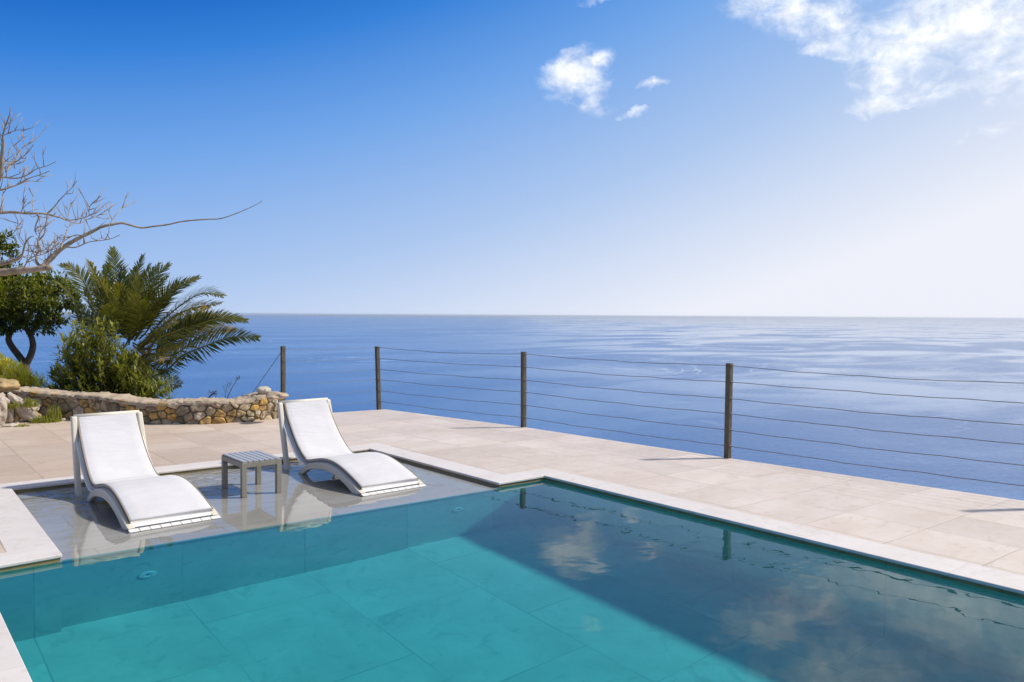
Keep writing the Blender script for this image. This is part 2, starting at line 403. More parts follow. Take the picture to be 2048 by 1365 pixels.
def poly_with_hole(name, outer_p, hole, z, mat, thick):
    bm = bmesh.new()
    a = [bm.verts.new((x, y, z)) for x, y in outer_p]; h = [bm.verts.new((x, y, z)) for x, y in hole]
    es = [bm.edges.new((a[i], a[(i + 1) % len(a)])) for i in range(len(a))] + [bm.edges.new((h[i], h[(i + 1) % len(h)])) for i in range(len(h))]
    bmesh.ops.triangle_fill(bm, use_beauty=True, use_dissolve=False, edges=es)
    for f in bm.faces:
        if f.normal.z < 0: f.normal_flip()
    lo = [bm.verts.new((x, y, z - thick)) for x, y in outer_p]
    for i in range(len(a)):
        j = (i + 1) % len(a); bm.faces.new((a[i], lo[i], lo[j], a[j]))
    me = bpy.data.meshes.new(name); bm.to_mesh(me); bm.free(); me.materials.append(mat)
    o = bpy.data.objects.new(name, me); COL.objects.link(o); return o
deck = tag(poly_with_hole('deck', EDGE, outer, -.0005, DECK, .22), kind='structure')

POOL_D = -1.38
WL = offset_poly(POOLPOLY, .012)
mb = MB()   # basin walls: left, right, the two returns (thick blocks under the coping)
mb.box((.30, -3.2, POOL_D), (.548, 5.98, -.053)); mb.box((5.305, -3.2, POOL_D), (5.6, 6.4, -.053))
mb.box((.548, 5.985, POOL_D), (1.008, 6.3, -.053)); mb.box((4.735, 6.07, POOL_D), (5.305, 6.4, -.053)); mb.box((.548, -3.3, POOL_D), (5.305, -3.02, -.053))
pw = tag(mb.build('pool_wall', POOL), kind='structure')
mb = MB(); mb.box((.3, -3.3, POOL_D - .2), (5.6, 6.4, POOL_D)); pf = tag(mb.build('pool_floor', POOL), kind='structure')
mb = MB(); mb.box((1.008, 6.045, POOL_D), (4.735, 6.10, -.076)); swall = tag(mb.build('pool_wall', POOL), kind='structure')
SHZ = -.075
mb = MB(); mb.box((1.02, 6.035, SHZ - .3), (4.722, 8.57, SHZ))
mb.v = [(x, 6.0447 if y < 6.04 and z < SHZ - .1 else y, z) for x, y, z in mb.v]
mb2 = MB(); mb2.box((1.008, 6.035, SHZ - .004), (4.735, 8.58, SHZ))
mb3 = MB(); mb3.box((1.0125, 6.022, SHZ - .022), (4.731, 6.034, SHZ + .0015)); edge_glint = tag(mb3.build('shelf_edge_glint', COPE, bevel=.003), kind='structure'); edge_glint.cycles.is_caustics_receiver = True  # added pale strip, painted stand-in for light caught along the shelf edge
shelf = tag(mb2.build('sun_shelf', SHELF), kind='structure')
mb = MB(); mb.box((.9, 6.30, -.30), (1.012, 8.7, -.053)); mb.box((4.728, 6.40, -.30), (4.9, 8.7, -.053)); mb.box((1.012, 8.562, -.30), (4.728, 8.7, -.053))
mb.box((.9, 6.0, -.30), (1.0075, 6.30, -.0535)); 
sw = tag(mb.build('shelf_wall', SHELF), kind='structure')
WZ = -.045
def sheet(name, pts, z, mat):
    me = bpy.data.meshes.new(name); me.from_pydata([(x, y, z) for x, y in pts], [], [tuple(range(len(pts)))]); me.materials.append(mat)
    me.polygons.foreach_set('use_smooth', [True])
    o = bpy.data.objects.new(name, me); COL.objects.link(o); return tag(o, kind='structure')
wat = sheet('pool_water', [(.55, -3.01), (5.30, -3.01), (5.31, 6.055), (4.725, 6.055), (4.725, 6.020), (1.015, 6.020), (1.015, 5.98), (.55, 5.98)], WZ, WATER)
film = sheet('shelf_water', [(1.015, 6.020), (4.725, 6.020), (4.722, 8.56), (1.04, 8.55)], WZ, FILM)
for o in (wat, film): o.cycles.is_caustics_caster = True
for o in (pw, pf, swall, shelf, sw, cop, rim): o.cycles.is_caustics_receiver = True

# ------------------------------------------------------------------ pool fittings
def inlet(x, z, label):
    o = thing('pool_inlet', (x, 6.045, z), label, 'pool inlet', 'white inlets under the shelf edge')
    mb = MB(); seg = 28; r0, r1 = .062, .058
    vs = []; fs = []
    for (r, y) in ((.062, 0), (.060, -.012), (.030, -.016), (.028, -.008)):
        vs += [(r * cos(2 * pi * k / seg), y, r * sin(2 * pi * k / seg)) for k in range(seg)]
    for i in range(3):
        for k in range(seg): fs.append((i * seg + k, i * seg + (k + 1) % seg, (i + 1) * seg + (k + 1) % seg, (i + 1) * seg + k))
    mb.add(vs, fs); a = mb.build('flange', INLET, o)
    mb = MB(); mb.tube([(0, -.003, 0), (0, -.0095, 0)], .027, 20); c = mb.build('nozzle', INLET, o)
    mb = MB(); mb.tube([(0, -.0096, 0), (0, -.0115, 0)], .011, 14); e = mb.build('opening', DARK, o)
    for q in (a, c, e): q.cycles.is_caustics_receiver = True
    return o
inlet(1.56, -.72, 'round white pool inlet underwater in front of the left lounger')
inlet(4.24, -.58, 'round white pool inlet underwater near the stepped pool corner')
mb = MB()
mb.tube([(0, 0, 0), (0, 0, .012)], .07, 28); 
for k in range(5): mb.box((-.05, -.045 + k * .02, .0121), (.05, -.037 + k * .02, .015))
fd = tag(mb.build('floor_drain', DRAIN, loc=(2.95, 3.3, POOL_D)), 'small round brass drain on the teal pool floor', 'floor drain')
fd.cycles.is_caustics_receiver = True

# ------------------------------------------------------------------ loungers
def lounger(xc, label):
    o = thing('sun_lounger', (xc, 7.30, SHZ), label, 'sun lounger', 'loungers on the shallow pool shelf')
    Y0, Z0 = 7.30, SHZ
    P = [(8.31, .66), (8.245, .55), (8.16, .44), (8.05, .32), (7.94, .225), (7.83, .152), (7.74, .122), (7.64, .126), (7.53, .148), (7.40, .172), (7.25, .185), (7.1, .178), (6.95, .150), (6.8, .106), (6.66, .058), (6.56, .018)]
    crv = [(p.x, p.y) for p in catmull([(a, b, 0) for a, b in P], 5)]
    def halfw(y): return .285 + (.345 - .285) * max(0, min(1, (8.31 - y) / 1.75))
    def normals(C):
        out = []
        for i in range(len(C)):
            a = C[max(i - 1, 0)]; b = C[min(i + 1, len(C) - 1)]
            t = Vector((b[0] - a[0], b[1] - a[1])).normalized(); out.append((t.y, -t.x) if (t.y * 0 + -t.x) > 0 else (-t.y, t.x))
        return out
    def slab(C, off_top, off_bot, hw_fn, inset=0.0, rnd=.012, nx=2):
        nn = normals(C); mb = MB(); vs = []
        # cross section loop: rounded rectangle
        for (y, z), (ny, nz) in zip(C, nn):
            w = hw_fn(y) - inset; r = min(rnd, (off_top - off_bot) / 2)
            sec = [(-w, off_bot + r), (-w, off_top - r), (-w + r * .35, off_top - r * .3), (-w + r, off_top)]
            for k in range(1, nx): sec.append((-w + 2 * w * k / nx, off_top))
            sec += [(w - r, off_top), (w - r * .35, off_top - r * .3), (w, off_top - r), (w, off_bot + r), (w - r, off_bot), (-w + r, off_bot)]
            vs += [(x, y + ny * h - Y0, z + nz * h - Z0) for x, h in sec]
        m_ = len(sec); fs = []
        for i in range(len(C) - 1):
            for k in range(m_): fs.append((i * m_ + k, i * m_ + (k + 1) % m_, (i + 1) * m_ + (k + 1) % m_, (i + 1) * m_ + k))
        fs.append(tuple(range(m_))); fs.append(tuple(reversed([(len(C) - 1) * m_ + k for k in range(m_)])))
        mb.add(vs, fs); return mb
    th = .034
    ci = min(range(len(crv)), key=lambda i: abs(crv[i][0] - 7.735))
    back = crv[:ci + 1]; seat = crv[ci:-1]
    parts = []
    def cush(C, name):
        c = slab(C, 0.0, -th, halfw, .03, .014, 6).build(name, FABRIC, o, smooth=True); parts.append(c)
        c2 = slab(C, -th - .003, -th - .018, halfw, .022, .007, 2).build('underlay', FABRIC, c, smooth=True); parts.append(c2)
        nn = normals(C)
        for sgn in (-1, 1):
            for h in (-.006, -th + .004):
                p = MB(); p.tube([(sgn * (halfw(y) - .028), y + a * h - Y0, z + b * h - Z0) for (y, z), (a, b) in zip(C, nn)], .0052, 6)
                parts.append(p.build('piping', PIPING, c, smooth=True))
        return c
    cush(back, 'back_cushion'); cush(seat, 'seat_cushion')
    # moulded shell under the cushions, as wide as the frame, ending in a lip with short drain slots at the water
    lipc = crv[:-4] + [(6.545, .000), (6.515, -.018)]
    sh = slab(lipc, -th - .021, -th - .036, lambda y: halfw(y) + .004, 0, .006, 1)
    sh.v = [(x, y, z + .040 * max(0, min(1, (6.66 - Y0 - y) / .06))) for x, y, z in sh.v]
    parts.append(sh.build('shell', WHITE, o, smooth=False, bevel=.004))
    lip = MB(); cnt = 9; w = halfw(6.5) + .004
    y0_, z0_, y1_, z1_ = 6.523 - Y0, -.018 - .022 - Z0 + .010, 6.478 - Y0, -.055 - Z0 + .012
    for k in range(cnt):
        x0 = -w + 2 * w * k / cnt + .003; x1 = -w + 2 * w * (k + 1) / cnt - .003
        lip.add([(x0, y0_, z0_), (x1, y0_, z0_), (x1, y1_, z1_), (x0, y1_, z1_), (x0, y0_ + .01, z0_ - .018), (x1, y0_ + .01, z0_ - .018), (x1, y1_ + .01, z1_ - .022), (x0, y1_ + .01, z1_ - .022)],
                [(0, 3, 2, 1), (4, 5, 6, 7), (0, 1, 5, 4), (1, 2, 6, 5), (2, 3, 7, 6), (3, 0, 4, 7)])
    parts.append(lip.build('slotted_lip', WHITE, o))
    # side skirts: the arched rails
    top = catmull([(7.87, -.060, 0), (7.80, -.005, 0), (7.70, .052, 0), (7.60, .085, 0), (7.48, .115, 0), (7.36, .134, 0), (7.24, .142, 0), (7.1, .134, 0), (6.95, .108, 0), (6.80, .064, 0), (6.65, .018, 0), (6.52, -.026, 0)], 4)
    bot = catmull([(7.80, -.070, 0), (7.74, -.035, 0), (7.66, .005, 0), (7.58, .030, 0), (7.47, .052, 0), (7.36, .066, 0), (7.24, .073, 0), (7.1, .066, 0), (6.97, .042, 0), (6.84, .008, 0), (6.74, -.028, 0), (6.64, -.070, 0)], 4)
    for sgn in (-1, 1):
        mb = MB(); vs = []; fs = []
        for a, b in zip(top, bot):
            w = halfw(a.x) + .004
            for x in (w, w - .055): vs += [(sgn * x, a.x - Y0, a.y - Z0), (sgn * x, b.x - Y0, b.y - Z0)]
        for i in range(len(top) - 1):
            k = i * 4; fs += [(k, k + 4, k + 5, k + 1), (k + 2, k + 3, k + 7, k + 6), (k, k + 2, k + 6, k + 4), (k + 1, k + 5, k + 7, k + 3)]
        fs += [(0, 1, 3, 2), (k + 4, k + 6, k + 7, k + 5)]
        mb.add(vs, fs); parts.append(mb.build('side_rail', PLASTIC, o, smooth=False, bevel=.008))
    for sgn in (-1, 1):
        mb = MB(); w0 = .285; w1 = .305; a = Vector((sgn * w0, 8.315 - Y0, .645 - Z0)); b = Vector((sgn * w1, 8.09 - Y0, 0.0))
        hx, hy = .024, .030
        vs = []
        for q in (a, b):
            for dx, dy in ((-hx, -hy), (hx, -hy), (hx, hy), (-hx, hy)): vs.append((q.x + dx, q.y + dy, q.z))
        mb.add(vs, [(0, 1, 5, 4), (1, 2, 6, 5), (2, 3, 7, 6), (3, 0, 4, 7), (0, 3, 2, 1), (4, 5, 6, 7)])
        lg = mb.build('leg', PLASTIC, o, bevel=.012); parts.append(lg)
        mb = MB(); mb.box((sgn * .300 - .02, 7.83 - Y0, .002), (sgn * .300 + .02, 8.065 - Y0, .028)); parts.append(mb.build('floor_runner', PLASTIC, o, bevel=.008))
    mb = MB(); mb.tube([(-.285, 8.318 - Y0, .640 - Z0), (.285, 8.318 - Y0, .640 - Z0)], .022, 10); parts.append(mb.build('top_rail', PLASTIC, o, smooth=True))
    for q in parts: q.cycles.is_caustics_receiver = True
    return o
la = lounger(1.895, 'white curved lounger standing in the shallow water left of the slatted side table')
lb = copy_tree(la); lb.location = (3.83, 7.33, SHZ); la.rotation_euler.z = radians(2.9); la.location.x = 1.852; lb.rotation_euler.z = radians(2.4)
tag(lb, 'white curved lounger standing in the shallow water right of the slatted side table')

for ch in lb.children:
    if ch.name.startswith('back_cushion'): ch.location = (.006, -.004, -.003); ch.rotation_euler = (0, radians(.5), radians(-.5))
    if ch.name.startswith('seat_cushion'): ch.location = (-.005, -.008, 0); ch.rotation_euler = (0, 0, radians(.6))
# ------------------------------------------------------------------ side table
def side_table():
    x0, x1, y0, y1, zt = 2.635, 3.005, 7.105, 7.635, .262
    cx, cy = (x0 + x1) / 2, (y0 + y1) / 2
    o = thing('side_table', (cx, cy, SHZ), 'low taupe metal side table with slatted top standing in the water between the loungers', 'side table')
    X0, X1, Y0, Y1 = x0 - cx, x1 - cx, y0 - cy, y1 - cy; T = zt - SHZ; w = .046; ps = []
    for x in (X0, X1 - w):
        for y in (Y0, Y1 - w):
            mb = MB(); mb.box((x, y, 0), (x + w, y + w, T - .0)); ps.append(mb.build('leg', TAUPE, o, bevel=.003))
    h = .045
    for (a, b) in (((X0 + w, Y0 + .002), (X1 - w, Y0 + w - .004)), ((X0 + w, Y1 - w + .004), (X1 - w, Y1 - .002)), ((X0 + .002, Y0 + w), (X0 + w - .004, Y1 - w)), ((X1 - w + .004, Y0 + w), (X1 - .002, Y1 - w))):
        mb = MB(); mb.box((a[0], a[1], T - h), (b[0], b[1], T - .001)); ps.append(mb.build('apron', TAUPE, o, bevel=.002))
    n_ = 7; xs0, xs1 = X0 + .006, X1 - .006; wd = (xs1 - xs0) / n_
    for k in range(n_):
        mb = MB(); mb.box((xs0 + k * wd + .005, Y0 + .004, T + .0005), (xs0 + (k + 1) * wd - .005, Y1 - .004, T + .014)); ps.append(mb.build('slat', SLAT, o, bevel=.002))
    for q in ps: q.cycles.is_caustics_receiver = True
side_table()

# ------------------------------------------------------------------ cable fence
def fence():
    o = thing('cable_fence', (6.8, 12.0, 0), 'dark metal post fence with six thin wire cables along the sea edge of the terrace', 'fence')
    base = Vector((6.8, 12.0, 0))
    posts = [Vector((5.115, 12.03, -.05)), Vector((6.785, 11.99, -.03)), Vector((7.365, 8.875, -.02)), Vector((7.61, 5.56, -.02)), Vector((7.96, 2.32, -.02)), Vector((8.32, -1.2, -.02))]
    lean = [Vector((0, 0, 0)), Vector((-.025, .02, 0)), Vector((-.008, 0, 0)), Vector((.012, 0, 0)), Vector((0, 0, 0)), Vector((0, 0, 0))]
    hts = [1.095, 1.06, 1.078, 1.072, 1.07, 1.07]; cab = [1.047, .862, .675, .503, .318, .138]
    s = .030
    for i, (p, l, h) in enumerate(zip(posts, lean, hts)):
        ang = 0.03 if i else 0.0
        mb = MB(); vs = []
        for z, dl in ((-.3 if i == 0 else -.02, 0), (h, 1)):
            for dx, dy in ((-s, -s), (s, -s), (s, s), (-s, s)):
                vs.append((p.x - base.x + dx * cos(ang) - dy * sin(ang) + l.x * dl, p.y - base.y + dx * sin(ang) + dy * cos(ang) + l.y * dl, z))
        mb.add(vs, [(0, 1, 5, 4), (1, 2, 6, 5), (2, 3, 7, 6), (3, 0, 4, 7), (0, 3, 2, 1), (4, 5, 6, 7)])
        pt = mb.build('post', POSTM, o, bevel=.003)
        for z in cab:
            q = p + l * (z / h)
            mb = MB(); mb.tube([(q.x - base.x, q.y - base.y - s - .010, z), (q.x - base.x, q.y - base.y + s + .010, z)], .010, 8)
            if i < 2:
                mb.tube([(q.x - base.x - s - .010, q.y - base.y, z - .012), (q.x - base.x + s + .010, q.y - base.y, z - .012)], .011, 8)
            mb.build('eye_bolt', CABLE, pt, smooth=True)
    r = random.Random(3)
    for i in range(len(posts) - 1):
        a, b = posts[i], posts[i + 1]
        for z in cab:
            sag = (.032 if z > 1 else .016) * r.uniform(.6, 1.2)
            A = a + lean[i] * (z / 1.07); B = b + lean[i + 1] * (z / 1.07); pts = []; m_ = 22; ph = r.uniform(0, 6)
            for k in range(m_ + 1):
                u = k / m_; q = A.lerp(B, u); w = sin(u * pi)
                pts.append((q.x - base.x, q.y - base.y, z - sag * 4 * u * (1 - u) + w * (.004 * sin(u * 17 + ph) + .003 * sin(u * 41 + ph * 2))))
            mb = MB(); mb.tube(pts, .0037 if i else .0024, 6); mb.build('cable', CABLE, o, smooth=True)
    a = posts[0] - base; mb = MB(); e = at(495, 800, 13.1) - base
    mb.tube([(a.x - .03, a.y, 1.0), e], .0045, 6); mb.build('stay_cable', CABLE, o, smooth=True)
fence()

# ------------------------------------------------------------------ stone wall
def stone_wall():
    path = [Vector((1.25, 14.30)), Vector((1.85, 14.00)), Vector((2.45, 13.45)), Vector((2.9, 12.80)), Vector((3.3, 12.22)), Vector((3.78, 11.88)), Vector((4.15, 11.76)), Vector((4.55, 11.74)), Vector((5.02, 11.84))]
    cp = [Vector((p.x, p.y)) for p in catmull([(p.x, p.y, 0) for p in path], 8)]
    L = [0]
    for i in range(len(cp) - 1): L.append(L[-1] + (cp[i + 1] - cp[i]).length)
    tot = L[-1]
    def P(s_):
        s_ = max(0, min(tot - 1e-6, s_))
        i = max(k for k in range(len(L)) if L[k] <= s_); i = min(i, len(cp) - 2)
        u = (s_ - L[i]) / (L[i + 1] - L[i]); p = cp[i].lerp(cp[i + 1], u); t = (cp[i + 1] - cp[i]).normalized()
        return p, Vector((t.y, -t.x))                 # normal towards the camera
    def hgt(s_):
        u = s_ / tot; base_h = .47 - .15 * min(1, u / .5) + .015 * sin(u * 19)
        if u > .86: base_h += .07 * min(1, (u - .86) / .08)
        return base_h
    o = thing('stone_wall', (3.78, 12.1, 0), 'low curved rubble stone wall with a mortar top at the back of the terrace', 'stone wall')
    org = Vector((3.78, 12.1, 0)); TH = .46
    # mortar core
    mb = MB(); m_ = 60; vs = []; fs = []
    for k in range(m_ + 1):
        s_ = tot * k / m_; p, nn = P(s_); h = hgt(s_) - .035
        for d, z in ((-.03, -.12), (-.03, h), (-TH, h), (-TH, -.6)): vs.append((p.x + nn.x * d - org.x, p.y + nn.y * d - org.y, z))
    for k in range(m_):
        for j in range(4): fs.append((k * 4 + j, k * 4 + (j + 1) % 4, (k + 1) * 4 + (j + 1) % 4, (k + 1) * 4 + j))
    fs += [(0, 3, 2, 1), (m_ * 4, m_ * 4 + 1, m_ * 4 + 2, m_ * 4 + 3)]
    mb.add(vs, fs); mb.build('mortar_core', MORTAR, o)
    # rubble facing: relaxed cells on the unrolled face
    r = random.Random(11); Hh = .42; pts = []
    tries = 0
    while tries < 6000:
        tries += 1; q = (r.uniform(0, tot), r.uniform(-.01, Hh)); rad = .078 + .06 * mnoise.noise((q[0] * 3, q[1] * 4, 2.2)) + r.uniform(-.012, .02)
        if all((q[0] - w[0]) ** 2 + ((q[1] - w[1]) * 1.2) ** 2 > ((rad + w[2]) * .82) ** 2 for w in pts): pts.append((q[0], q[1], rad))
    tones = [(.24, .19, .12), (.33, .265, .17), (.42, .335, .21), (.46, .36, .23), (.44, .27, .085), (.50, .30, .08), (.16, .125, .08), (.38, .26, .12), (.50, .41, .29), (.28, .22, .13)]
    mb = MB()
    def clip(poly, mx, my, nx, ny):
        out = []
        for i in range(len(poly)):
            a = poly[i]; b = poly[(i + 1) % len(poly)]
            da = (a[0] - mx) * nx + (a[1] - my) * ny; db = (b[0] - mx) * nx + (b[1] - my) * ny
            if da <= 0: out.append(a)
            if da * db < 0: u = da / (da - db); out.append((a[0] + (b[0] - a[0]) * u, a[1] + (b[1] - a[1]) * u))
        return out
    def stone(poly, cx_, cy_, bulge, tone, emit):
        # rounded, noisy cell
        m2 = 26; ring = []
        for k in range(m2):
            an = 2 * pi * k / m2; best = 9
            for i in range(len(poly)):
                a = poly[i]; b = poly[(i + 1) % len(poly)]; ex, ey = b[0] - a[0], b[1] - a[1]; dx, dy = cos(an), sin(an)
                den = dx * ey - dy * ex
                if abs(den) < 1e-9: continue
                tt = ((a[0] - cx_) * ey - (a[1] - cy_) * ex) / den; uu = ((a[0] - cx_) * dy - (a[1] - cy_) * dx) / den
                if tt > 0 and -.01 <= uu <= 1.01: best = min(best, tt)
            ring.append(best if best < 9 else .03)
        ring = [q * (1 + r.uniform(-.07, .05)) for q in ring]
        ring = [.9 * ring[k] + .05 * (ring[k - 1] + ring[(k + 1) % m2]) for k in range(m2)]
        vs = []; fs = []
        seed = r.uniform(0, 99)
        tx, ty = r.uniform(-.3, .3), r.uniform(-.25, .35)
        for (f, d) in ((1.0, -.9), (.985, .15), (.90, .75), (.66, .95), (.34, 1.0)):
            for k in range(m2):
                an = 2 * pi * k / m2; q = ring[k] * f * (1 + .07 * mnoise.noise((cos(an) * 1.6 + seed, sin(an) * 1.6, d)))
                x, y = cx_ + q * cos(an), cy_ + q * sin(an)
                dd = d * bulge * (1 + .75 * mnoise.noise((x * 11, y * 11, seed))) + (tx * (x - cx_) + ty * (y - cy_)) * max(d, 0)
                vs.append(emit(x, y, dd))
        vs.append(emit(cx_, cy_, bulge * 1.0))
        for i in range(4):
            for k in range(m2): fs.append((i * m2 + k, i * m2 + (k + 1) % m2, (i + 1) * m2 + (k + 1) % m2, (i + 1) * m2 + k))
        for k in range(m2): fs.append((4 * m2 + k, 4 * m2 + (k + 1) % m2, 5 * m2))
        mb.cur = tone; mb.add(vs, fs)
    def emit_face(x, y, d):
        p, nn = P(x); y2 = y * hgt(x) / .40
        return (p.x + nn.x * (d - .03) - org.x, p.y + nn.y * (d - .03) - org.y, y2)
    for i, (x, y, rad) in enumerate(pts):
        poly = [(x - .3, y - .3), (x + .3, y - .3), (x + .3, y + .3), (x - .3, y + .3)]
        for j, (x2, y2, r2) in enumerate(pts):
            if j == i or abs(x2 - x) > .6: continue
            dx, dy = x2 - x, y2 - y; dl = sqrt(dx * dx + dy * dy); w = .5 + .5 * (rad * rad - r2 * r2) / (dl * dl) ; w = max(.25, min(.75, w))
            nx, ny = dx / dl, dy / dl
            poly = clip(poly, x + dx * w - nx * .003, y + dy * w - ny * .003, nx, ny)
            if len(poly) < 3: break
        if len(poly) >= 3:
            poly = clip(poly, 0, .40, 0, 1)
        if len(poly) < 3: continue
        u = x / tot
        tn = list(r.choice(tones)); k = r.uniform(.8, 1.15) * (1.0 + .35 * max(0, (u - .75) / .25))
        stone(poly, sum(q[0] for q in poly) / len(poly), sum(q[1] for q in poly) / len(poly), r.uniform(.022, .045), tuple(min(.6, c * k) for c in tn), emit_face)
    mb.build('rubble_facing', RUBBLE, o, smooth=False, colors=True)
    # cap: uneven mortar top
    mb = MB(); m_, w_ = 220, 14; vs = []; fs = []
    for k in range(m_ + 1):
        s_ = tot * k / m_; p, nn = P(s_); h = hgt(s_)
        row = []
        for j in range(w_ + 1):
            v = j / w_; d = .012 - v * (TH + .03) + .014 * mnoise.noise((s_ * 7, 0 if j < 8 else 5, 1))
            z = h + .024 * mnoise.noise((s_ * 5, d * 5, 7)) + .022 * mnoise.noise((s_ * 15, d * 15, 3)) + .012 * mnoise.noise((s_ * 37, d * 37, 9)) - (.02 if j in (0, w_) else 0)
            row.append((p.x + nn.x * d - org.x, p.y + nn.y * d - org.y, z))
        d = .004; row = [(p.x + nn.x * d - org.x, p.y + nn.y * d - org.y, h - .05)] + row + [(p.x + nn.x * (-TH - .01) - org.x, p.y + nn.y * (-TH - .01) - org.y, h - .06)]
        vs += row
    q = w_ + 3
    for k in range(m_):
        for j in range(q - 1): fs.append((k * q + j, k * q + j + 1, (k + 1) * q + j + 1, (k + 1) * q + j))
    fs += [tuple(reversed(range(q))), tuple(m_ * q + j for j in range(q))]
    mb.add(vs, fs); mb.build('cap', CAPM, o, smooth=True)
    return P, hgt, tot
WP, WH, WTOT = stone_wall()

# ------------------------------------------------------------------ loose rocks
def rock(loc, dims, mat, label, seed, name='rock', rough=.34, group='loose rocks at the left end of the wall', rz=0.0, sub=4, tilt=(0, 0), sink=.22):
    bm = bmesh.new(); bmesh.ops.create_icosphere(bm, subdivisions=sub, radius=1)
    for v in bm.verts:
        d = v.co.normalized()
        k = 1 + rough * mnoise.noise(d * 1.3 + Vector((seed, 0, 0))) * 1.6 + rough * .5 * mnoise.noise(d * 3.1 + Vector((0, seed, 0))) + rough * .30 * mnoise.noise(d * 8 + Vector((0, 0, seed)))
        # flat facets
        for a in range(4):
            q = mnoise.random_unit_vector() if False else Vector((sin(seed * 3.1 + a * 2.4), cos(seed * 1.7 + a * 4.1), sin(seed + a * 5.3))).normalized()
            s_ = d.dot(q) * k
            if s_ > .78: k *= .78 / s_ * .35 + .65
        v.co = d * k
    R = Matrix.Rotation(rz, 4, 'Z') @ Matrix.Rotation(tilt[0], 4, 'X') @ Matrix.Rotation(tilt[1], 4, 'Y')
    for v in bm.verts: v.co = R @ Vector((v.co.x * dims[0], v.co.y * dims[1], v.co.z * dims[2]))
    zm = min(v.co.z for v in bm.verts); ht = max(v.co.z for v in bm.verts) - zm
    for v in bm.verts: v.co.z -= zm + ht * sink
    me = bpy.data.meshes.new(name); bm.to_mesh(me); bm.free(); me.materials.append(mat)
    me.polygons.foreach_set('use_smooth', [True] * len(me.polygons))
    o = bpy.data.objects.new(name, me); COL.objects.link(o); o.location = loc
    return tag(o, label, 'rock', group)
def gp(x, y): q = gz(x, y); return Vector((q.x, q.y, 0))
def rk(px, py, d, dims, mat, label, seed, **kw):
    q = at(px, py, d); return rock(q, dims, mat, label, seed, **kw)
def foot(px, py): q = gz(px, py); return (q - EYE).dot(Dv)
rk(6, 778, 11.75, (.20, .16, .10), OCHRE, 'rounded ochre boulder on top of the left end of the stone wall', 1.3)
rk(-4, 850, foot(-4, 850), (.115, .14, .20), ROCKW, 'tall whitish rock standing on the terrace edge at far left', 4.1, sink=.1)
rk(-2, 812, foot(-4, 850) + .1, (.12, .13, .105), ROCKW, 'pinkish pale rock stacked on the tall whitish rock', 2.7)
rk(18, 846, foot(18, 846), (.075, .09, .125), WHITESTONE, 'upright cream rock beside the tall whitish rock', 5.2, sink=.1)
rk(33, 845, foot(33, 845), (.05, .06, .08), OCHRE, 'small orange rock between the cream rock and the pointed rock', 6.6)
rk(46, 845, foot(46, 845), (.085, .09, .25), ROCKW, 'tall pointed pale rock leaning against the wall', 7.7, tilt=(0, -.62), sink=.10)
rk(68, 843, foot(68, 843), (.078, .08, .085), OCHRE, 'ochre rock under the grey tan rock', 8.3)
rk(66, 824, foot(68, 843) + .05, (.085, .08, .075), WHITESTONE, 'grey tan rock resting on the ochre rock', 9.9, sink=.1)
rk(21, 853, foot(21, 853), (.095, .05, .026), WHITESTONE, 'flat white stone lying on the terrace in front of the rocks', 11.1)
rk(34, 850, foot(34, 850), (.035, .03, .020), WHITESTONE, 'small white stone on the terrace beside the flat white stone', 12.4)
for k, (x, y) in enumerate(((118, 839), (127, 842), (137, 838), (147, 840))):
    rk(x, y, foot(x, y), (.05 - .006 * (k % 2), .035, .024), WHITESTONE, 'small white stone among the weeds at the foot of the wall', 13 + k * 1.7, group='white pebbles at the foot of the wall')
# the odd pale pebble on the wall
u = .93 * WTOT; p, nn = WP(u)
pebc = at(527, 787, (Vector((p.x, p.y, .4)) - EYE).dot(Dv) + .18)
pb = rock(pebc, (.115, .085, .062), WHITESTONE, 'pale rounded pebble with small dark holes on the right end of the stone wall', 21.5, name='pebble', rough=.06, group=None, sink=.16)
mb = MB()
for (dx, dz) in ((.015, .055), (.045, .06), (.030, .043)):
    c = Vector((dx * Rv.x - .078 * .8 * Dv.x, dx * Rv.y - .078 * .8 * Dv.y, dz))
    mb.tube([c, c - Vector((Dv.x, Dv.y, 0)) * .012], [.008, .006], 7)
mb.build('hole', DARK, pb)
rk(553, 797, 11.9, (.16, .13, .055), CAPM, 'tan capping stone at the right end of the stone wall beside the first fence post', 23.5, group=None)

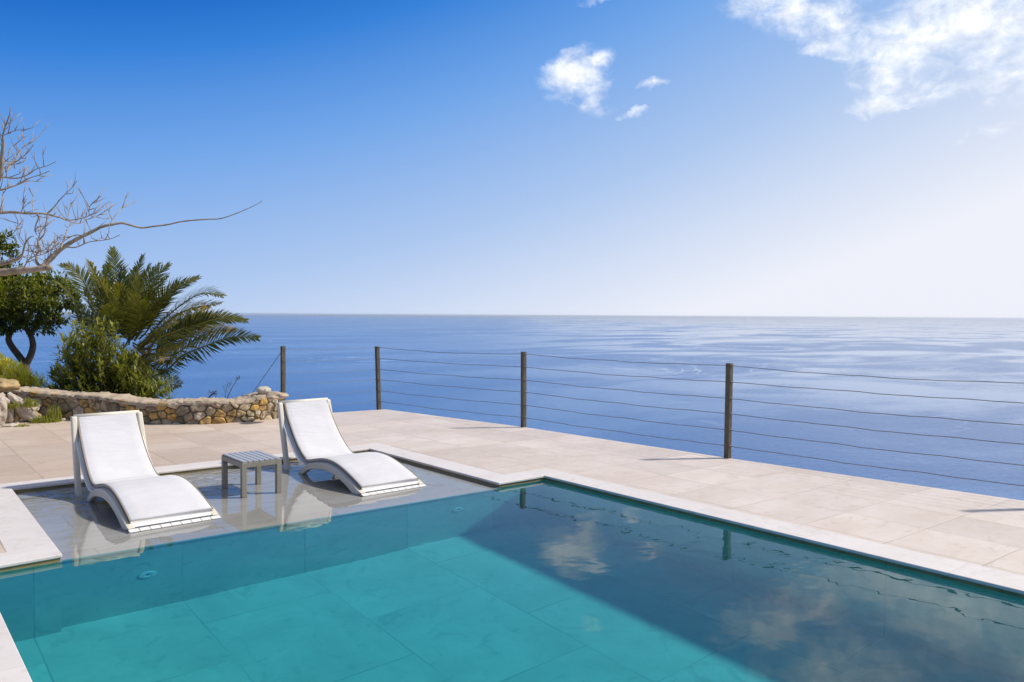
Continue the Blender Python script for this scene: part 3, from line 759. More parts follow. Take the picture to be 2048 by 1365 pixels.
# ------------------------------------------------------------------ hillside below the terrace, sea
def hillside():
    mb = MB(); ring = EDGE[:11][::1]
    ring = [(8.75, -8.0)] + EDGE[1:11] + [(-14, 14.6), (-40, 15)]
    ring = [(8.6, -30.0)] + ring
    P_ = [Vector((x, y)) for x, y in ring]; D_ = []
    for i in range(len(P_)):
        t = (P_[min(i + 1, len(P_) - 1)] - P_[max(i - 1, 0)]).normalized(); D_.append(Vector((t.y, -t.x)))
    steps = [(-.12, -.26), (.2, -.34), (1.2, -1.3), (3, -3.5), (8, -11), (20, -30), (45, -70), (80, -128), (110, -140)]
    vs = []; fs = []
    # denser along the rim
    Q = []; E_ = []
    for i in range(len(P_) - 1):
        for k in range(8): Q.append(P_[i].lerp(P_[i + 1], k / 8)); E_.append(D_[i].lerp(D_[i + 1], k / 8).normalized())
    Q.append(P_[-1]); E_.append(D_[-1])
    for i, (p, d) in enumerate(zip(Q, E_)):
        for j, (a, z) in enumerate(steps):
            w = a * .22; nx = mnoise.noise((p.x * .3, p.y * .3, j)) * w; q = p + d * (a + nx)
            # behind the stone wall the garden soil stays up for a couple of metres
            zz = z
            if p.y > 12.0 and p.x < 4.9 and 0 < j < 4: zz = (-.05, -.12, -.5)[j - 1]
            vs.append((q.x, q.y, zz + (mnoise.noise((q.x * .4, q.y * .4, 5)) * min(a * .2, 3) if j > 2 else 0)))
    m_ = len(steps)
    for i in range(len(Q) - 1):
        for j in range(m_ - 1): fs.append((i * m_ + j, i * m_ + j + 1, (i + 1) * m_ + j + 1, (i + 1) * m_ + j))
    mb.add(vs, fs); tag(mb.build('hillside', SOIL, smooth=True), kind='structure')
hillside()
SEA_Z = -132.0
mb = MB(); rs = [0, 60, 200, 700, 2500, 9000, 30000, 90000]; sg = 96; vs = [(0, 0, 0)]; fs = []
for r_ in rs[1:]: vs += [(r_ * cos(2 * pi * k / sg), r_ * sin(2 * pi * k / sg), 0) for k in range(sg)]
for k in range(sg): fs.append((0, 1 + k, 1 + (k + 1) % sg))
for i in range(len(rs) - 2):
    for k in range(sg): fs.append((1 + i * sg + k, 1 + (i + 1) * sg + k, 1 + (i + 1) * sg + (k + 1) % sg, 1 + i * sg + (k + 1) % sg))
mb.add(vs, fs); tag(mb.build('sea', SEA, loc=(0, 0, SEA_Z)), kind='structure')

# ------------------------------------------------------------------ plants
def blade(mb, p, d, up, ln, w, tone, droop=.15, segs=2):
    """one narrow leaf: folded strip that tapers to a point"""
    d = d.normalized(); s_ = d.cross(up)
    if s_.length < 1e-4: s_ = d.cross(Vector((.3, .8, .1)))
    s_.normalize(); nrm = s_.cross(d)
    q = []
    for i in range(segs):
        u = i / segs; ww = w * (.55 + .9 * u if u < .5 else 1.0 - (u - .5) * .5) * .5
        c = p + d * (ln * u) - nrm * (droop * ln * u * u) 
        q += [c - s_ * ww, c + s_ * ww]
    tip = p + d * ln - nrm * (droop * ln); q.append(tip)
    fs = [(2 * i, 2 * i + 1, 2 * i + 3, 2 * i + 2) for i in range(segs - 1)] + [(2 * segs - 2, 2 * segs - 1, 2 * segs)]
    mb.cur = (max(0, min(1, tone)), 0, 0); mb.add(q, fs)

def palm():
    r = random.Random(5); c0 = at(268, 712, 14.2)
    base = Vector((c0.x, c0.y, -.35))
    o = thing('palm_tree', base, 'short feathery green date palm fanning out behind the stone wall', 'palm tree')
    mb = MB(); pts = [Vector((0, 0, -.3)) + (c0 - base) * 0, (c0 - base) * .35, (c0 - base) * .7, (c0 - base)]
    mb.tube(catmull(pts, 4), [.19 + .025 * sin(i * 2.1) for i in range(13)], 12)
    for k in range(70):           # old frond bases
        a = k * 2.4; z = (c0 - base).z * (k / 70); q = Vector((cos(a) * .17, sin(a) * .17, z)); e = q + Vector((cos(a) * .11, sin(a) * .11, .16)); mb.tube([q, e], [.04, .025], 5)
    mb.build('trunk', PALMTRUNK, o, smooth=True)
    FR = [  # traced course of each frond (photo crop), offset of its tip in distance, leaflet length, tone
        ([(790, 790), (560, 690), (520, 500), (440, 330), (340, 235), (260, 212)], .2, .34, .35),
        ([(760, 800), (440, 690), (380, 540), (290, 415), (190, 345)], -.5, .20, .2),
        ([(800, 780), (690, 640), (655, 400), (625, 215)], .7, .16, .35),
        ([(810, 780), (775, 600), (745, 350), (702, 68)], .5, .34, .25),
        ([(820, 780), (810, 600), (860, 400), (902, 228)], 1.1, .30, .2),
        ([(840, 830), (850, 740), (872, 540), (922, 285)], -.7, .40, .45),
        ([(880, 820), (950, 640), (1010, 450), (1090, 300), (1192, 205)], .3, .34, .45),
        ([(860, 800), (900, 600), (985, 380), (1105, 198)], .9, .34, .3),
        ([(930, 850), (1020, 750), (1130, 530), (1260, 385), (1412, 338)], -.1, .36, .5),
        ([(920, 900), (1000, 840), (1130, 690), (1330, 530), (1480, 455), (1642, 478)], -.6, .40, .4),
        ([(900, 920), (1020, 920), (1190, 700), (1390, 580), (1500, 600)], -1.0, .36, .75),
        ([(940, 930), (1150, 920), (1400, 745), (1640, 670), (1850, 690)], .4, .34, .15),
        ([(900, 960), (1130, 1120), (1300, 990), (1500, 905), (1720, 830), (1950, 840)], -.9, .40, .3),
        ([(920, 940), (1200, 990), (1400, 860), (1590, 775), (1752, 768)], -.2, .32, .95),
        ([(790, 800), (640, 690), (605, 520), (628, 340)], -.3, .26, .4),
        ([(820, 830), (740, 760), (700, 660), (640, 560)], -1.2, .34, .45),
        ([(850, 860), (900, 800), (930, 640), (890, 470)], -1.1, .36, .5),
        ([(880, 880), (960, 900), (1100, 760), (1240, 720)], -1.3, .36, .65),
        ([(880, 900), (980, 980), (1130, 960), (1260, 930)], -1.3, .34, .55),
        ([(930, 930), (1080, 1000), (1230, 830), (1420, 690), (1560, 640)], .5, .32, .1),
        ([(900, 960), (1060, 1180), (1180, 1230), (1290, 1240)], -1.1, .34, .4),
        ([(780, 830), (620, 800), (500, 700), (430, 560)], .6, .32, .3),
        ([(800, 830), (650, 780), (540, 620), (470, 420)], -.6, .30, .5),
        ([(860, 830), (920, 700), (1000, 520), (1050, 380)], -.5, .34, .35),
        ([(870, 830), (950, 720), (1080, 600), (1190, 480)], .9, .34, .2),
    ]
    for k in range(16):
        a, b = FR[k], FR[(k + 3) % 14]
        q = [((p[0] + w[0]) / 2 + r.uniform(-25, 25), (p[1] + w[1]) / 2 + r.uniform(-25, 40)) for p, w in zip([a[0][0], a[0][len(a[0]) // 2], a[0][-1]], [b[0][0], b[0][len(b[0]) // 2], b[0][-1]])]
        FR.append((q, r.uniform(-.9, .9), r.uniform(.28, .36), r.uniform(.15, .65)))
    for (pp, dz, ll, tone) in FR:
        n_ = len(pp); W_ = []
        for i, (x, y) in enumerate(pp):
            u = i / (n_ - 1)
            W_.append(at(60 + x / 4.267, 480 + y / 4.267, 14.2 + dz * u) - base)
        cv = catmull(W_, 9); m_ = len(cv)
        mb = MB(); mb.tube(cv, [.017 * (1 - .8 * i / m_) for i in range(m_)], 5)
        mb.cur = (.75, 0, 0); mb.c = [(.72, 0, 0)] * len(mb.c)
        lens = [0]
        for i in range(m_ - 1): lens.append(lens[-1] + (cv[i + 1] - cv[i]).length)
        T = lens[-1]; nl = int(T / .026)
        roll_ = (-.8 if (W_[-1] - W_[0]).dot(Rv) > 0 else .8) * min(1, abs((W_[-1] - W_[0]).dot(Rv)) / .7) + r.uniform(-.3, .3)
        for k in range(nl):
            s_ = T * (.14 + .86 * k / nl); i = max(j for j in range(m_) if lens[j] <= s_); i = min(i, m_ - 2)
            u = (s_ - lens[i]) / max(1e-6, lens[i + 1] - lens[i]); q = cv[i].lerp(cv[i + 1], u); t = (cv[i + 1] - cv[i]).normalized()
            side = t.cross(Vector((0, 0, 1)) if abs(t.z) < .93 else Vector((Dv.x, Dv.y, 0)))
            side.normalize(); up = side.cross(t); up.normalize()
            side, up = side * cos(roll_) + up * sin(roll_), up * cos(roll_) - side * sin(roll_)
            v = s_ / T; lf = ll * (.6 + .5 * min(1, (v - .1) / .25)) * (1.0 if v < .5 else 1 - .80 * ((v - .5) / .5) ** 1.2)
            ang = radians(64 - 34 * v)
            for sg_ in (-1, 1):
                dd = t * cos(ang) + (side * sg_ + up * (.42 + r.uniform(-.15, .2))) * sin(ang) + Vector((r.uniform(-.14, .14), r.uniform(-.14, .14), r.uniform(-.14, .14)))
                tn = tone + r.uniform(-.18, .18) + (.12 if v > .85 else 0)
                blade(mb, q, dd, up, lf * r.uniform(.8, 1.15), .020, tn, .26, 3)
        mb.build('frond', L_PALM, o, colors=True)
palm()

def leafy_cloud(mb, blobs, count, ln, w, r, tone_fn, updir=.35, segs=2, inner=.35):
    tot = sum(b[3] * b[4] * b[5] for b in blobs)
    for (x, y, z, a, b_, c) in blobs:
        k = int(count * (a * b_ * c) / tot) + 1
        for i in range(k):
            while True:
                v = Vector((r.uniform(-1, 1), r.uniform(-1, 1), r.uniform(-1, 1)))
                if inner < v.length < 1: break
            g = mnoise.noise(Vector((x + v.x * a, y + v.y * b_, z + v.z * c)) * 5.5)
            if g < -.05 + .15 * r.random(): continue
            p = Vector((x + v.x * a, y + v.y * b_, z + v.z * c))
            d = (v.normalized() * .7 + Vector((r.uniform(-1, 1), r.uniform(-1, 1), r.uniform(-1, 1) + updir)) * .8)
            blade(mb, p, d, Vector((r.uniform(-.4, .4), r.uniform(-.4, .4), 1)), ln * r.uniform(.7, 1.25), w * r.uniform(.8, 1.2), tone_fn(p, v) + r.uniform(-.2, .2), .15, segs)

def oleander():
    r = random.Random(9); g = at(225, 800, 13.1); base = Vector((g.x, g.y, -.15))
    o = thing('oleander_bush', base, 'dense leafy oleander bush with narrow leaves in front of the date palm', 'bush')
    st = MB(); mb = MB()
    tips = []
    outline = [(122, 700), (135, 668), (158, 640), (180, 655), (205, 640), (222, 645), (240, 680), (262, 660), (285, 700), (305, 705), (322, 730), (338, 755), (130, 735), (112, 745), (150, 690), (200, 690), (250, 712), (290, 735), (170, 720), (225, 730), (315, 765), (140, 765), (185, 755), (265, 755), (118, 720), (345, 775), (300, 750), (215, 705), (160, 668), (235, 665)]
    for (x, y) in outline:
        y += 14 + (34 if x > 228 else 0)
        for q in range(4):
            tips.append((x + r.uniform(-14, 14), y + r.uniform(-8, 22), r.uniform(-.55, .55)))
    for (x, y, dz) in tips:
        x = max(104, x)
        tip = at(x, y, 13.15 + dz) - base
        root = Vector((tip.x * .38 + r.uniform(-.15, .15), tip.y * .38 + r.uniform(-.15, .15), 0))
        mid = root.lerp(tip, .5) + Vector((r.uniform(-.05, .05), r.uniform(-.05, .05), .05))
        cv = catmull([root, mid, tip], 5); st.tube(cv, [.011 * (1 - .7 * i / 10) for i in range(len(cv))], 4, cap=False)
        nw = 16
        for k in range(nw):
            u = .12 + .88 * k / (nw - 1); i = min(int(u * (len(cv) - 1)), len(cv) - 2); p = cv[i].lerp(cv[i + 1], u * (len(cv) - 1) - i); t = (cv[i + 1] - cv[i]).normalized()
            a0 = r.uniform(0, 6.28)
            for m_ in range(6 if k > 3 else 4):
                a = a0 + m_ * 2.1 + r.uniform(-.4, .4); s1 = t.orthogonal().normalized(); s2 = t.cross(s1)
                open_ = r.uniform(.55, 1.25) if k < nw - 1 else r.uniform(.2, .8)
                d = t * cos(open_) + (s1 * cos(a) + s2 * sin(a)) * sin(open_)
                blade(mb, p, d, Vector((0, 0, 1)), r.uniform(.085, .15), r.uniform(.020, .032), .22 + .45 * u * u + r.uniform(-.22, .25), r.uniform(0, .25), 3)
    # dry and yellowish undergrowth low on the bush
    for k in range(420):
        p = at(r.uniform(110, 350), r.uniform(765, 800), 12.95 + r.uniform(-.2, .4)) - base
        blade(mb, p, Vector((r.uniform(-.6, .6), r.uniform(-.6, .6), r.uniform(.3, 1))), Vector((0, 0, 1)), r.uniform(.10, .24), .012, r.uniform(.5, 1), .3, 3)
    bl = []
    for (x, y, rx, ry, dz) in [(160, 705, 44, 42, 0), (205, 728, 60, 44, .1), (265, 765, 50, 26, 0), (140, 752, 34, 30, -.2), (315, 778, 32, 16, .1), (190, 770, 60, 24, -.3), (185, 690, 36, 30, .2)]:
        q = at(x, y, 13.2 + dz) - base; k = 13.2 / F; bl.append((q.x, q.y, q.z, rx * k, rx * k * .9, ry * k))
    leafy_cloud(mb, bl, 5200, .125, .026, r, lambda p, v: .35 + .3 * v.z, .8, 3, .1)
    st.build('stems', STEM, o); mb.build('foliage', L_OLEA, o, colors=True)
oleander()

def leafy_tree():
    r = random.Random(21); g = at(50, 745, 16.5); base = Vector((g.x, g.y, g.z - .5))
    o = thing('leafy_tree', base, 'dark leafy evergreen tree with a forked trunk behind the yellow shrub at far left', 'tree')
    A = lambda x, y, d=16.5: at(x, y, d) - base
    mb = MB()
    mb.tube(catmull([A(50, 775), A(50, 740), A(48, 726)], 4), [.13, .12, .115, .11, .105, .10, .10, .095, .095], 9)
    mb.tube(catmull([A(50, 730), A(40, 715), A(24, 694), A(17, 678), A(24, 660), A(36, 640), A(30, 600), A(20, 560)], 5), [.075 - .0012 * i for i in range(36)], 8)
    mb.tube(catmull([A(50, 732), A(61, 712), A(66, 690), A(60, 668), A(48, 650), A(60, 630), A(80, 600)], 5), [.075 - .0013 * i for i in range(31)], 8)
    mb.tube(catmull([A(60, 670), A(75, 652), A(100, 645), A(120, 630)], 4), [.045 - .002 * i for i in range(13)], 6)
    mb.tube(catmull([A(20, 672), A(0, 650), A(-40, 630)], 4), [.045 - .002 * i for i in range(9)], 6)
    mb.build('trunk', BARK_DARK, o, smooth=True)
    mb = MB(); bl = []
    def bb(x, y, rx, ry, dz=0, ra=None):
        q = A(x, y, 16.5 + dz); k = 16.5 / F; bl.append((q.x, q.y, q.z, rx * k, (ra or rx) * k, ry * k))
    for (x, y, rx, ry, dz) in [(20, 590, 48, 38, 0), (80, 585, 46, 34, .2), (125, 592, 34, 30, -.1), (60, 625, 52, 30, -.3), (110, 628, 32, 22, .3), (15, 632, 40, 28, .2), (-40, 600, 60, 50, 0), (150, 606, 18, 24, 0), (40, 562, 50, 22, .2), (100, 560, 34, 18, 0), (0, 650, 30, 20, -.3), (85, 655, 24, 14, .2),
                                (8, 500, 26, 40, .3), (-20, 520, 40, 55, .2), (20, 535, 24, 26, .3), (70, 600, 40, 40, -.7), (0, 610, 40, 36, -.8), (120, 575, 30, 20, .5), (-2, 475, 16, 22, .3), (25, 655, 26, 16, .1), (70, 658, 22, 14, -.2), (112, 652, 20, 18, .2), (-20, 655, 30, 18, 0), (60, 645, 40, 16, .4)]:
        bb(x, y, rx, ry, dz)
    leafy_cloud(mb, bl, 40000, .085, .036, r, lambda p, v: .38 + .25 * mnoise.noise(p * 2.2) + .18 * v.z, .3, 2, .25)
    # twigs showing at the fringe
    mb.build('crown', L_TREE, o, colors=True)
leafy_tree()

def yellow_shrub():
    r = random.Random(31); g = at(40, 790, 14.0); base = Vector((g.x, g.y, -.1))
    o = thing('yellow_shrub', base, 'low yellow green shrub behind the left end of the stone wall', 'shrub')
    mb = MB(); st = MB(); bl = []
    for (x, y, rx, ry, dz) in [(5, 745, 40, 26, 0), (35, 758, 34, 20, -.1), (62, 772, 26, 16, 0), (-30, 735, 40, 34, .2), (85, 780, 22, 12, -.1), (15, 772, 40, 18, -.3), (105, 785, 20, 9, 0)]:
        q = at(x, y, 14.0 + dz) - base; k = 14 / F; bl.append((q.x, q.y, q.z, rx * k, rx * k * .9, ry * k))
        for m_ in range(6):
            e = q + Vector((r.uniform(-.2, .2), r.uniform(-.2, .2), r.uniform(0, ry * k))); st.tube([Vector((q.x * .5, q.y * .5, 0)), e], [.01, .004], 4)
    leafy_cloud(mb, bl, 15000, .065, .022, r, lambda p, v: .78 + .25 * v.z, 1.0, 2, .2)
    for k in range(160):        # grassy stalks on top
        q = at(r.uniform(-40, 95), 0, 14.0); x = r.uniform(-30, 95); y = 728 + (max(0, x) / 100) * 48
        p = at(x, y + r.uniform(-4, 12), 14 + r.uniform(-.3, .3)) - base
        blade(mb, p, Vector((r.uniform(-.4, .4), r.uniform(-.4, .4), 1)), Vector((.3, .8, 0)), r.uniform(.10, .26), .009, r.uniform(.6, 1), .3, 3)
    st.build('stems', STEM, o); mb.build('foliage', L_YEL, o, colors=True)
yellow_shrub()

def spiky_plant():
    r = random.Random(41); g = at(135, 790, 13.6); base = Vector((g.x, g.y, g.z - .2))
    o = thing('spiky_plant', base, 'dark upright spiky plant between the yellow shrub and the oleander', 'plant')
    mb = MB(); st = MB()
    for (pts, n_) in (([(140, 795), (128, 765), (112, 733)], 130), ([(135, 795), (132, 775), (100, 752)], 60), ([(130, 795), (118, 785), (95, 775)], 60), ([(120, 795), (100, 785), (80, 765)], 50), ([(145, 795), (142, 770), (132, 745)], 70)):
        cv = catmull([at(x, y, 13.6 + r.uniform(-.1, .1)) - base for x, y in pts], 6); st.tube(cv, [.016 - .0009 * i for i in range(len(cv))], 5)
        for k in range(n_):
            u = k / n_ * (len(cv) - 1.001); i = int(u); p = cv[i].lerp(cv[i + 1], u - i); t = (cv[i + 1] - cv[i]).normalized(); a = r.uniform(0, 6.28); s1 = t.orthogonal().normalized(); s2 = t.cross(s1)
            d = t * .75 + (s1 * cos(a) + s2 * sin(a)) * r.uniform(.6, 1)
            blade(mb, p, d, Vector((0, 0, 1)), r.uniform(.09, .17), .012, r.uniform(0, .6), .15, 3)
    st.build('stem', STEM, o); mb.build('foliage', L_OLEA, o, colors=True)
spiky_plant()

def tuft(px, py, d, w, h, n_, label, seed, group='weeds at the foot of the wall'):
    r = random.Random(seed); base = at(px, py, d)
    mb = MB()
    for k in range(n_):
        a = r.uniform(0, 6.28); q = sqrt(r.random()) * w
        p = Vector((cos(a) * q, sin(a) * q * .7, -.02)); hh = h * (1 - .6 * (q / w) ** 2)
        if r.random() < .45: blade(mb, p, Vector((cos(a) * .5, sin(a) * .5, 1)), Vector((cos(a), sin(a), .2)), hh * r.uniform(.5, 1.15), .006, r.uniform(.1, .9), .35, 3)
        else: blade(mb, p + Vector((0, 0, r.uniform(.1, .9) * hh)), Vector((r.uniform(-1, 1), r.uniform(-1, 1), .4)), Vector((0, 0, 1)), r.uniform(.02, .05), .014, r.uniform(.1, .8), .1, 2)
    o = mb.build('weed_tuft', L_GRASS, colors=True, loc=base); return tag(o, label, 'weed', group)
tuft(108, 843, foot(108, 843), .10, .27, 620, 'tallest green weed tuft in front of the wall left of the left lounger', 3)
tuft(84, 845, foot(84, 845), .16, .13, 560, 'spreading yellow green weed tuft below the ochre rock', 4)
tuft(60, 812, 11.75, .13, .14, 380, 'weed tuft growing between the wall end and the pointed rock', 5)
tuft(28, 815, 11.65, .12, .14, 300, 'weed tuft growing above the cream rock at far left', 6)
tuft(102, 845, foot(102, 845), .12, .09, 320, 'low weed tuft at the edge of the terrace paving right of the rocks', 8)
tuft(45, 853, foot(45, 853), .10, .05, 200, 'low brownish weed tuft beside the flat white stone', 9)

def dry_weed():
    r = random.Random(51); g = at(452, 800, 12.9); base = Vector((g.x, g.y, g.z - .12))
    mb = MB(); A = lambda x, y: at(x, y, 12.9) - base
    mb.tube(catmull([A(452, 804), A(462, 780), A(476, 757)], 5), [.006] * 6 + [.0045] * 5, 5)
    mb.tube(catmull([A(450, 804), A(452, 785), A(456, 766)], 4), .0035, 4); mb.tube([A(452, 785), A(446, 772)], .003, 4); mb.tube([A(456, 776), A(463, 764)], .003, 4)
    for k in range(40):
        p = A(476 + r.uniform(-3, 3), 757 + r.uniform(-4, 3)); d = Vector((r.uniform(-1, 1), r.uniform(-1, 1), r.uniform(-.3, 1)))
        blade(mb, p, d, Vector((0, 0, 1)), r.uniform(.02, .04), .009, .5, .1, 2)
    for k in range(60):
        x = r.uniform(446, 464); p = A(x, r.uniform(762, 795)); blade(mb, p, Vector((r.uniform(-1, 1), r.uniform(-1, 1), .6)), Vector((0, 0, 1)), r.uniform(.02, .05), .006, .5, .1, 2)
    o = mb.build('dry_weed', STEM, loc=base); tag(o, 'thin dry weed with a round seed head behind the stone wall against the sea', 'weed')
    g = at(428, 800, 12.8); base = Vector((g.x, g.y, g.z - .08)); mb = MB(); A = lambda x, y: at(x, y, 12.8) - base
    mb.tube([A(412, 802), A(424, 789), A(434, 782)], [.012, .010, .006], 5); mb.tube([A(424, 789), A(434, 788)], .006, 4)
    for k in range(50):
        p = A(r.uniform(417, 436), r.uniform(781, 794)); blade(mb, p, Vector((r.uniform(-1, 1), r.uniform(-1, 1), .6)), Vector((0, 0, 1)), r.uniform(.03, .06), .01, .3, .1, 2)
    o = mb.build('dry_twig', STEM, loc=base); tag(o, 'short dark dry twig sticking up behind the stone wall left of the dry weed', 'twig')
dry_weed()

# ------------------------------------------------------------------ bare tree
def bare_tree():
    r = random.Random(61); g = gz(-330, 1010); base = Vector((g.x, g.y, 0))
    D0 = (g - EYE).dot(Dv)
    o = thing('bare_tree', base, 'leafless pale tree reaching long bare branches in from the left', 'tree')
    C = lambda x, y, d: at(x / 3.593, 180 + y / 3.593, d) - base
    trunk = MB(); top0 = at(-330, 560, D0) - base
    trunk.tube(catmull([Vector((0, 0, -.1)), Vector((.05, .02, .9)), top0, at(-300, 380, D0) - base, at(-260, 200, D0) - base], 6), [.17 - .004 * i for i in range(25)], 10)
    trunk.build('trunk', BARK_PALE, o, smooth=True)
    K = .53 / 3.593 * D0 / F
    BR = [
     ([(-1180, 1380, 90), (-700, 1350, 74), (-200, 1325, 58), (0, 1312, 52), (130, 1300, 46), (250, 1290, 42), (345, 1280, 40), (372, 1288, 22)], 0),
     ([(310, 1285, 30), (340, 1240, 34), (370, 1212, 34), (410, 1168, 32), (470, 1122, 30), (540, 1080, 27), (610, 1045, 25), (670, 1015, 23), (730, 985, 21), (800, 970, 19), (870, 958, 17), (920, 968, 15), (980, 985, 14), (1030, 992, 13), (1100, 982, 12), (1200, 970, 11), (1300, 948, 10), (1400, 937, 10), (1500, 930, 9), (1570, 928, 8), (1640, 910, 7), (1720, 880, 6), (1800, 845, 5), (1850, 820, 4), (1885, 798, 3)], .35),
     ([(300, 1290, 26), (318, 1250, 26), (350, 1212, 24), (400, 1172, 22), (450, 1132, 18)], .1),
     ([(-1000, 1330, 60), (-500, 1300, 42), (-150, 1270, 32), (0, 1252, 26), (80, 1235, 22), (130, 1215, 18), (160, 1180, 13), (180, 1110, 11), (210, 1065, 8), (245, 1050, 4)], -.3),
     ([(310, 1272, 22), (268, 1250, 20), (262, 1200, 15), (270, 1150, 14), (275, 1090, 12), (290, 1030, 10), (330, 960, 8), (350, 900, 6), (400, 830, 3)], .3),
     ([(-900, 860, 50), (-500, 900, 38), (-150, 908, 28), (0, 885, 22), (100, 880, 19), (200, 888, 17), (300, 888, 15), (380, 905, 12), (440, 920, 11), (480, 936, 9), (560, 930, 7), (640, 905, 6), (700, 870, 5), (750, 825, 4), (800, 802, 2)], .3),
     ([(470, 934, 8), (560, 960, 7), (620, 935, 6), (700, 905, 5), (760, 870, 4), (812, 825, 2)], .5),
     ([(340, 888, 9), (390, 840, 8), (430, 790, 7), (480, 740, 5), (520, 700, 4), (552, 655, 2)], -.3),
     ([(270, 890, 10), (275, 925, 10), (258, 970, 9), (250, 1010, 7), (266, 1042, 5)], .2),
     ([(-700, 1050, 60), (-350, 880, 50), (-60, 700, 40), (0, 600, 32), (15, 480, 26), (22, 400, 20), (22, 330, 13), (40, 260, 10), (65, 190, 7), (76, 125, 3)], -.2),
     ([(40, 590, 13), (80, 540, 12), (130, 470, 9), (170, 410, 7), (240, 370, 6), (300, 310, 4), (348, 248, 2)], .3),
     ([(0, 622, 13), (60, 632, 11), (130, 635, 10), (200, 610, 8), (260, 570, 6), (330, 550, 5), (405, 515, 2)], -.3),
     ([(-120, 720, 18), (0, 720, 14), (70, 700, 11), (130, 680, 9), (200, 655, 7), (270, 660, 4), (312, 655, 2)], .2),
     ([(130, 680, 8), (200, 640, 7), (290, 610, 5), (358, 582, 2)], -.2),
     ([(60, 455, 7), (110, 390, 5), (185, 345, 2)], .3), ([(80, 540, 8), (140, 500, 6), (200, 450, 5), (242, 390, 2)], -.3),
     ([(0, 520, 10), (70, 535, 8), (140, 530, 5), (180, 500, 2)], .2), ([(10, 520, 7), (30, 560, 7), (55, 585, 5)], .1),
     ([(790, 968, 9), (840, 890, 6), (880, 850, 5), (940, 820, 4), (992, 796, 2)], .4),
     ([(470, 1128, 12), (540, 1133, 9), (600, 1110, 7), (650, 1092, 6), (740, 1082, 5), (800, 1070, 4), (862, 1043, 2)], -.4),
     ([(435, 1140, 14), (470, 1050, 9), (490, 990, 7), (540, 950, 5), (590, 900, 4), (602, 845, 2)], .3),
     ([(190, 1155, 7), (280, 1165, 7), (350, 1130, 5), (400, 1080, 4), (452, 1038, 2)], .1), ([(255, 1160, 7), (330, 1165, 6), (400, 1140, 5), (450, 1128, 4)], .2),
     ([(165, 1290, 10), (200, 1230, 8), (240, 1200, 7), (330, 1175, 5), (400, 1120, 3)], -.2),
     ([(200, 1080, 6), (205, 1150, 6), (195, 1215, 5), (175, 1275, 4)], .1),
     ([(480, 935, 7), (500, 860, 5), (515, 780, 2)], .1), ([(640, 905, 5), (650, 830, 4), (725, 765, 2)], -.2), ([(240, 885, 7), (235, 790, 5), (262, 695, 2)], .3),
     ([(150, 885, 7), (170, 830, 5), (190, 785, 2)], -.1), ([(20, 880, 9), (15, 800, 7), (25, 720, 4)], .1), ([(60, 985, 5), (110, 1010, 5), (150, 950, 2)], .1), ([(600, 1050, 9), (540, 1045, 7), (470, 1080, 5), (420, 1130, 3)], .2),
     ([(20, 330, 6), (90, 300, 5), (150, 290, 3), (160, 340, 2)], -.3), ([(100, 885, 6), (130, 960, 5), (90, 1040, 2)], .2),
    ]
    used = MB()
    for bi, (pp, dz) in enumerate(BR):
        n_ = len(pp); cv0 = []
        d_start = D0 if pp[0][0] < -400 else D0 + .1 * dz
        for i, (x, y, w) in enumerate(pp):
            u = i / (n_ - 1); cv0.append(C(x, y, D0 + dz * u * 1.4 if pp[0][0] < -300 else D0 + dz * (.15 + u)))
        cv = catmull(cv0, 5); rad = []
        for i in range(len(cv)):
            u = i / 5; k = min(int(u), n_ - 2); w = pp[k][2] + (pp[k + 1][2] - pp[k][2]) * (u - k); rad.append(max(.0026, w * K * (1 + .06 * sin(i * 1.7 + bi))))
        mb = MB(); mb.tube(cv, rad, 7 if pp[0][2] > 15 else 5)
        # short side twigs
        L_ = 0
        for i in range(2, len(cv) - 1):
            if rad[i] > .022 or (bi == 1 and i > 55) or i > .8 * len(cv): continue
            if r.random() < (.34 if bi != 1 else .08):
                t = (cv[i + 1] - cv[i]).normalized(); d = (t * r.uniform(.3, 1) + Vector((r.uniform(-1, 1), r.uniform(-1, 1), r.uniform(-.3, 1.2)))).normalized(); ln = r.uniform(.04, .17)
                q1 = cv[i] + d * ln * .5 + Vector((r.uniform(-.02, .02), 0, r.uniform(-.02, .02))); q2 = cv[i] + d * ln + Vector((0, 0, .03)); mb.tube([cv[i], q1, q2], [.0036, .0028, .0018], 4)
                if r.random() < .5: mb.tube([q1, q1 + Vector((d.x * .5 + r.uniform(-.5, .5), d.y * .5, abs(d.z) + .3)) * ln * .45], [.0026, .0017], 4)
        mb.build('branch', BARK_PALE, o, smooth=True)
bare_tree()

# ------------------------------------------------------------------ air
def haze(density, aniso):
    m = bpy.data.materials.new('air'); m.use_nodes = True; t = m.node_tree; t.nodes.clear()
    o_ = t.nodes.new('ShaderNodeOutputMaterial'); v = t.nodes.new('ShaderNodeVolumePrincipled')
    v.inputs['Color'].default_value = (.92, .96, 1, 1); v.inputs['Density'].default_value = density; v.inputs['Anisotropy'].default_value = aniso
    t.links.new(v.outputs[0], o_.inputs['Volume'])
    mb = MB(); mb.box((-91000, -91000, SEA_Z - 12), (91000, 91000, 9.0))
    h = mb.build('haze', m); tag(h, kind='stuff')
USE_HAZE = True
if USE_HAZE: haze(1.7e-5, .4)

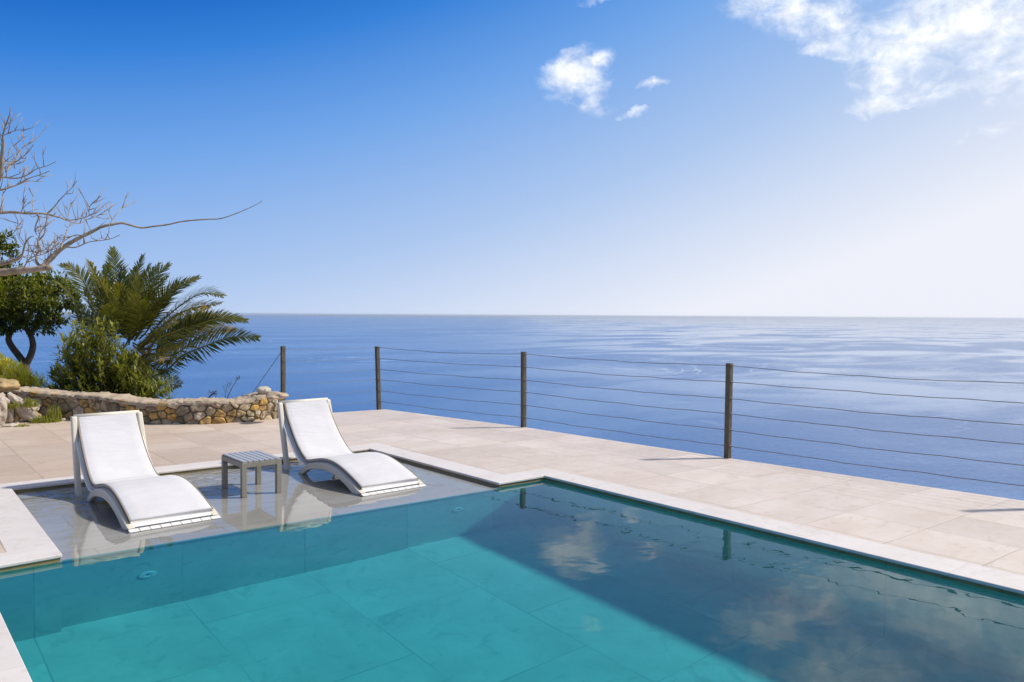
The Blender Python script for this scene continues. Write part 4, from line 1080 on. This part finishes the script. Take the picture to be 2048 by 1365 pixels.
# ------------------------------------------------------------------ camera and render settings
cd = bpy.data.cameras.new('camera'); cam = bpy.data.objects.new('camera', cd); COL.objects.link(cam); S.camera = cam
M = Matrix((Rv, Uv, -Dv)).transposed().to_4x4(); M.translation = EYE; cam.matrix_world = M
cd.sensor_width = 36; cd.lens = 36 * F / 2048; cd.clip_start = .05; cd.clip_end = 200000
S.render.engine = 'CYCLES'; S.cycles.use_denoising = True
S.cycles.max_bounces = 10; S.cycles.diffuse_bounces = 3; S.cycles.glossy_bounces = 4; S.cycles.transmission_bounces = 8; S.cycles.transparent_max_bounces = 8
S.cycles.sample_clamp_indirect = 6; S.cycles.caustics_reflective = False; S.cycles.caustics_refractive = True
S.view_settings.view_transform = 'Standard'; S.view_settings.look = 'None'; S.view_settings.exposure = 0.0; S.view_settings.gamma = 1
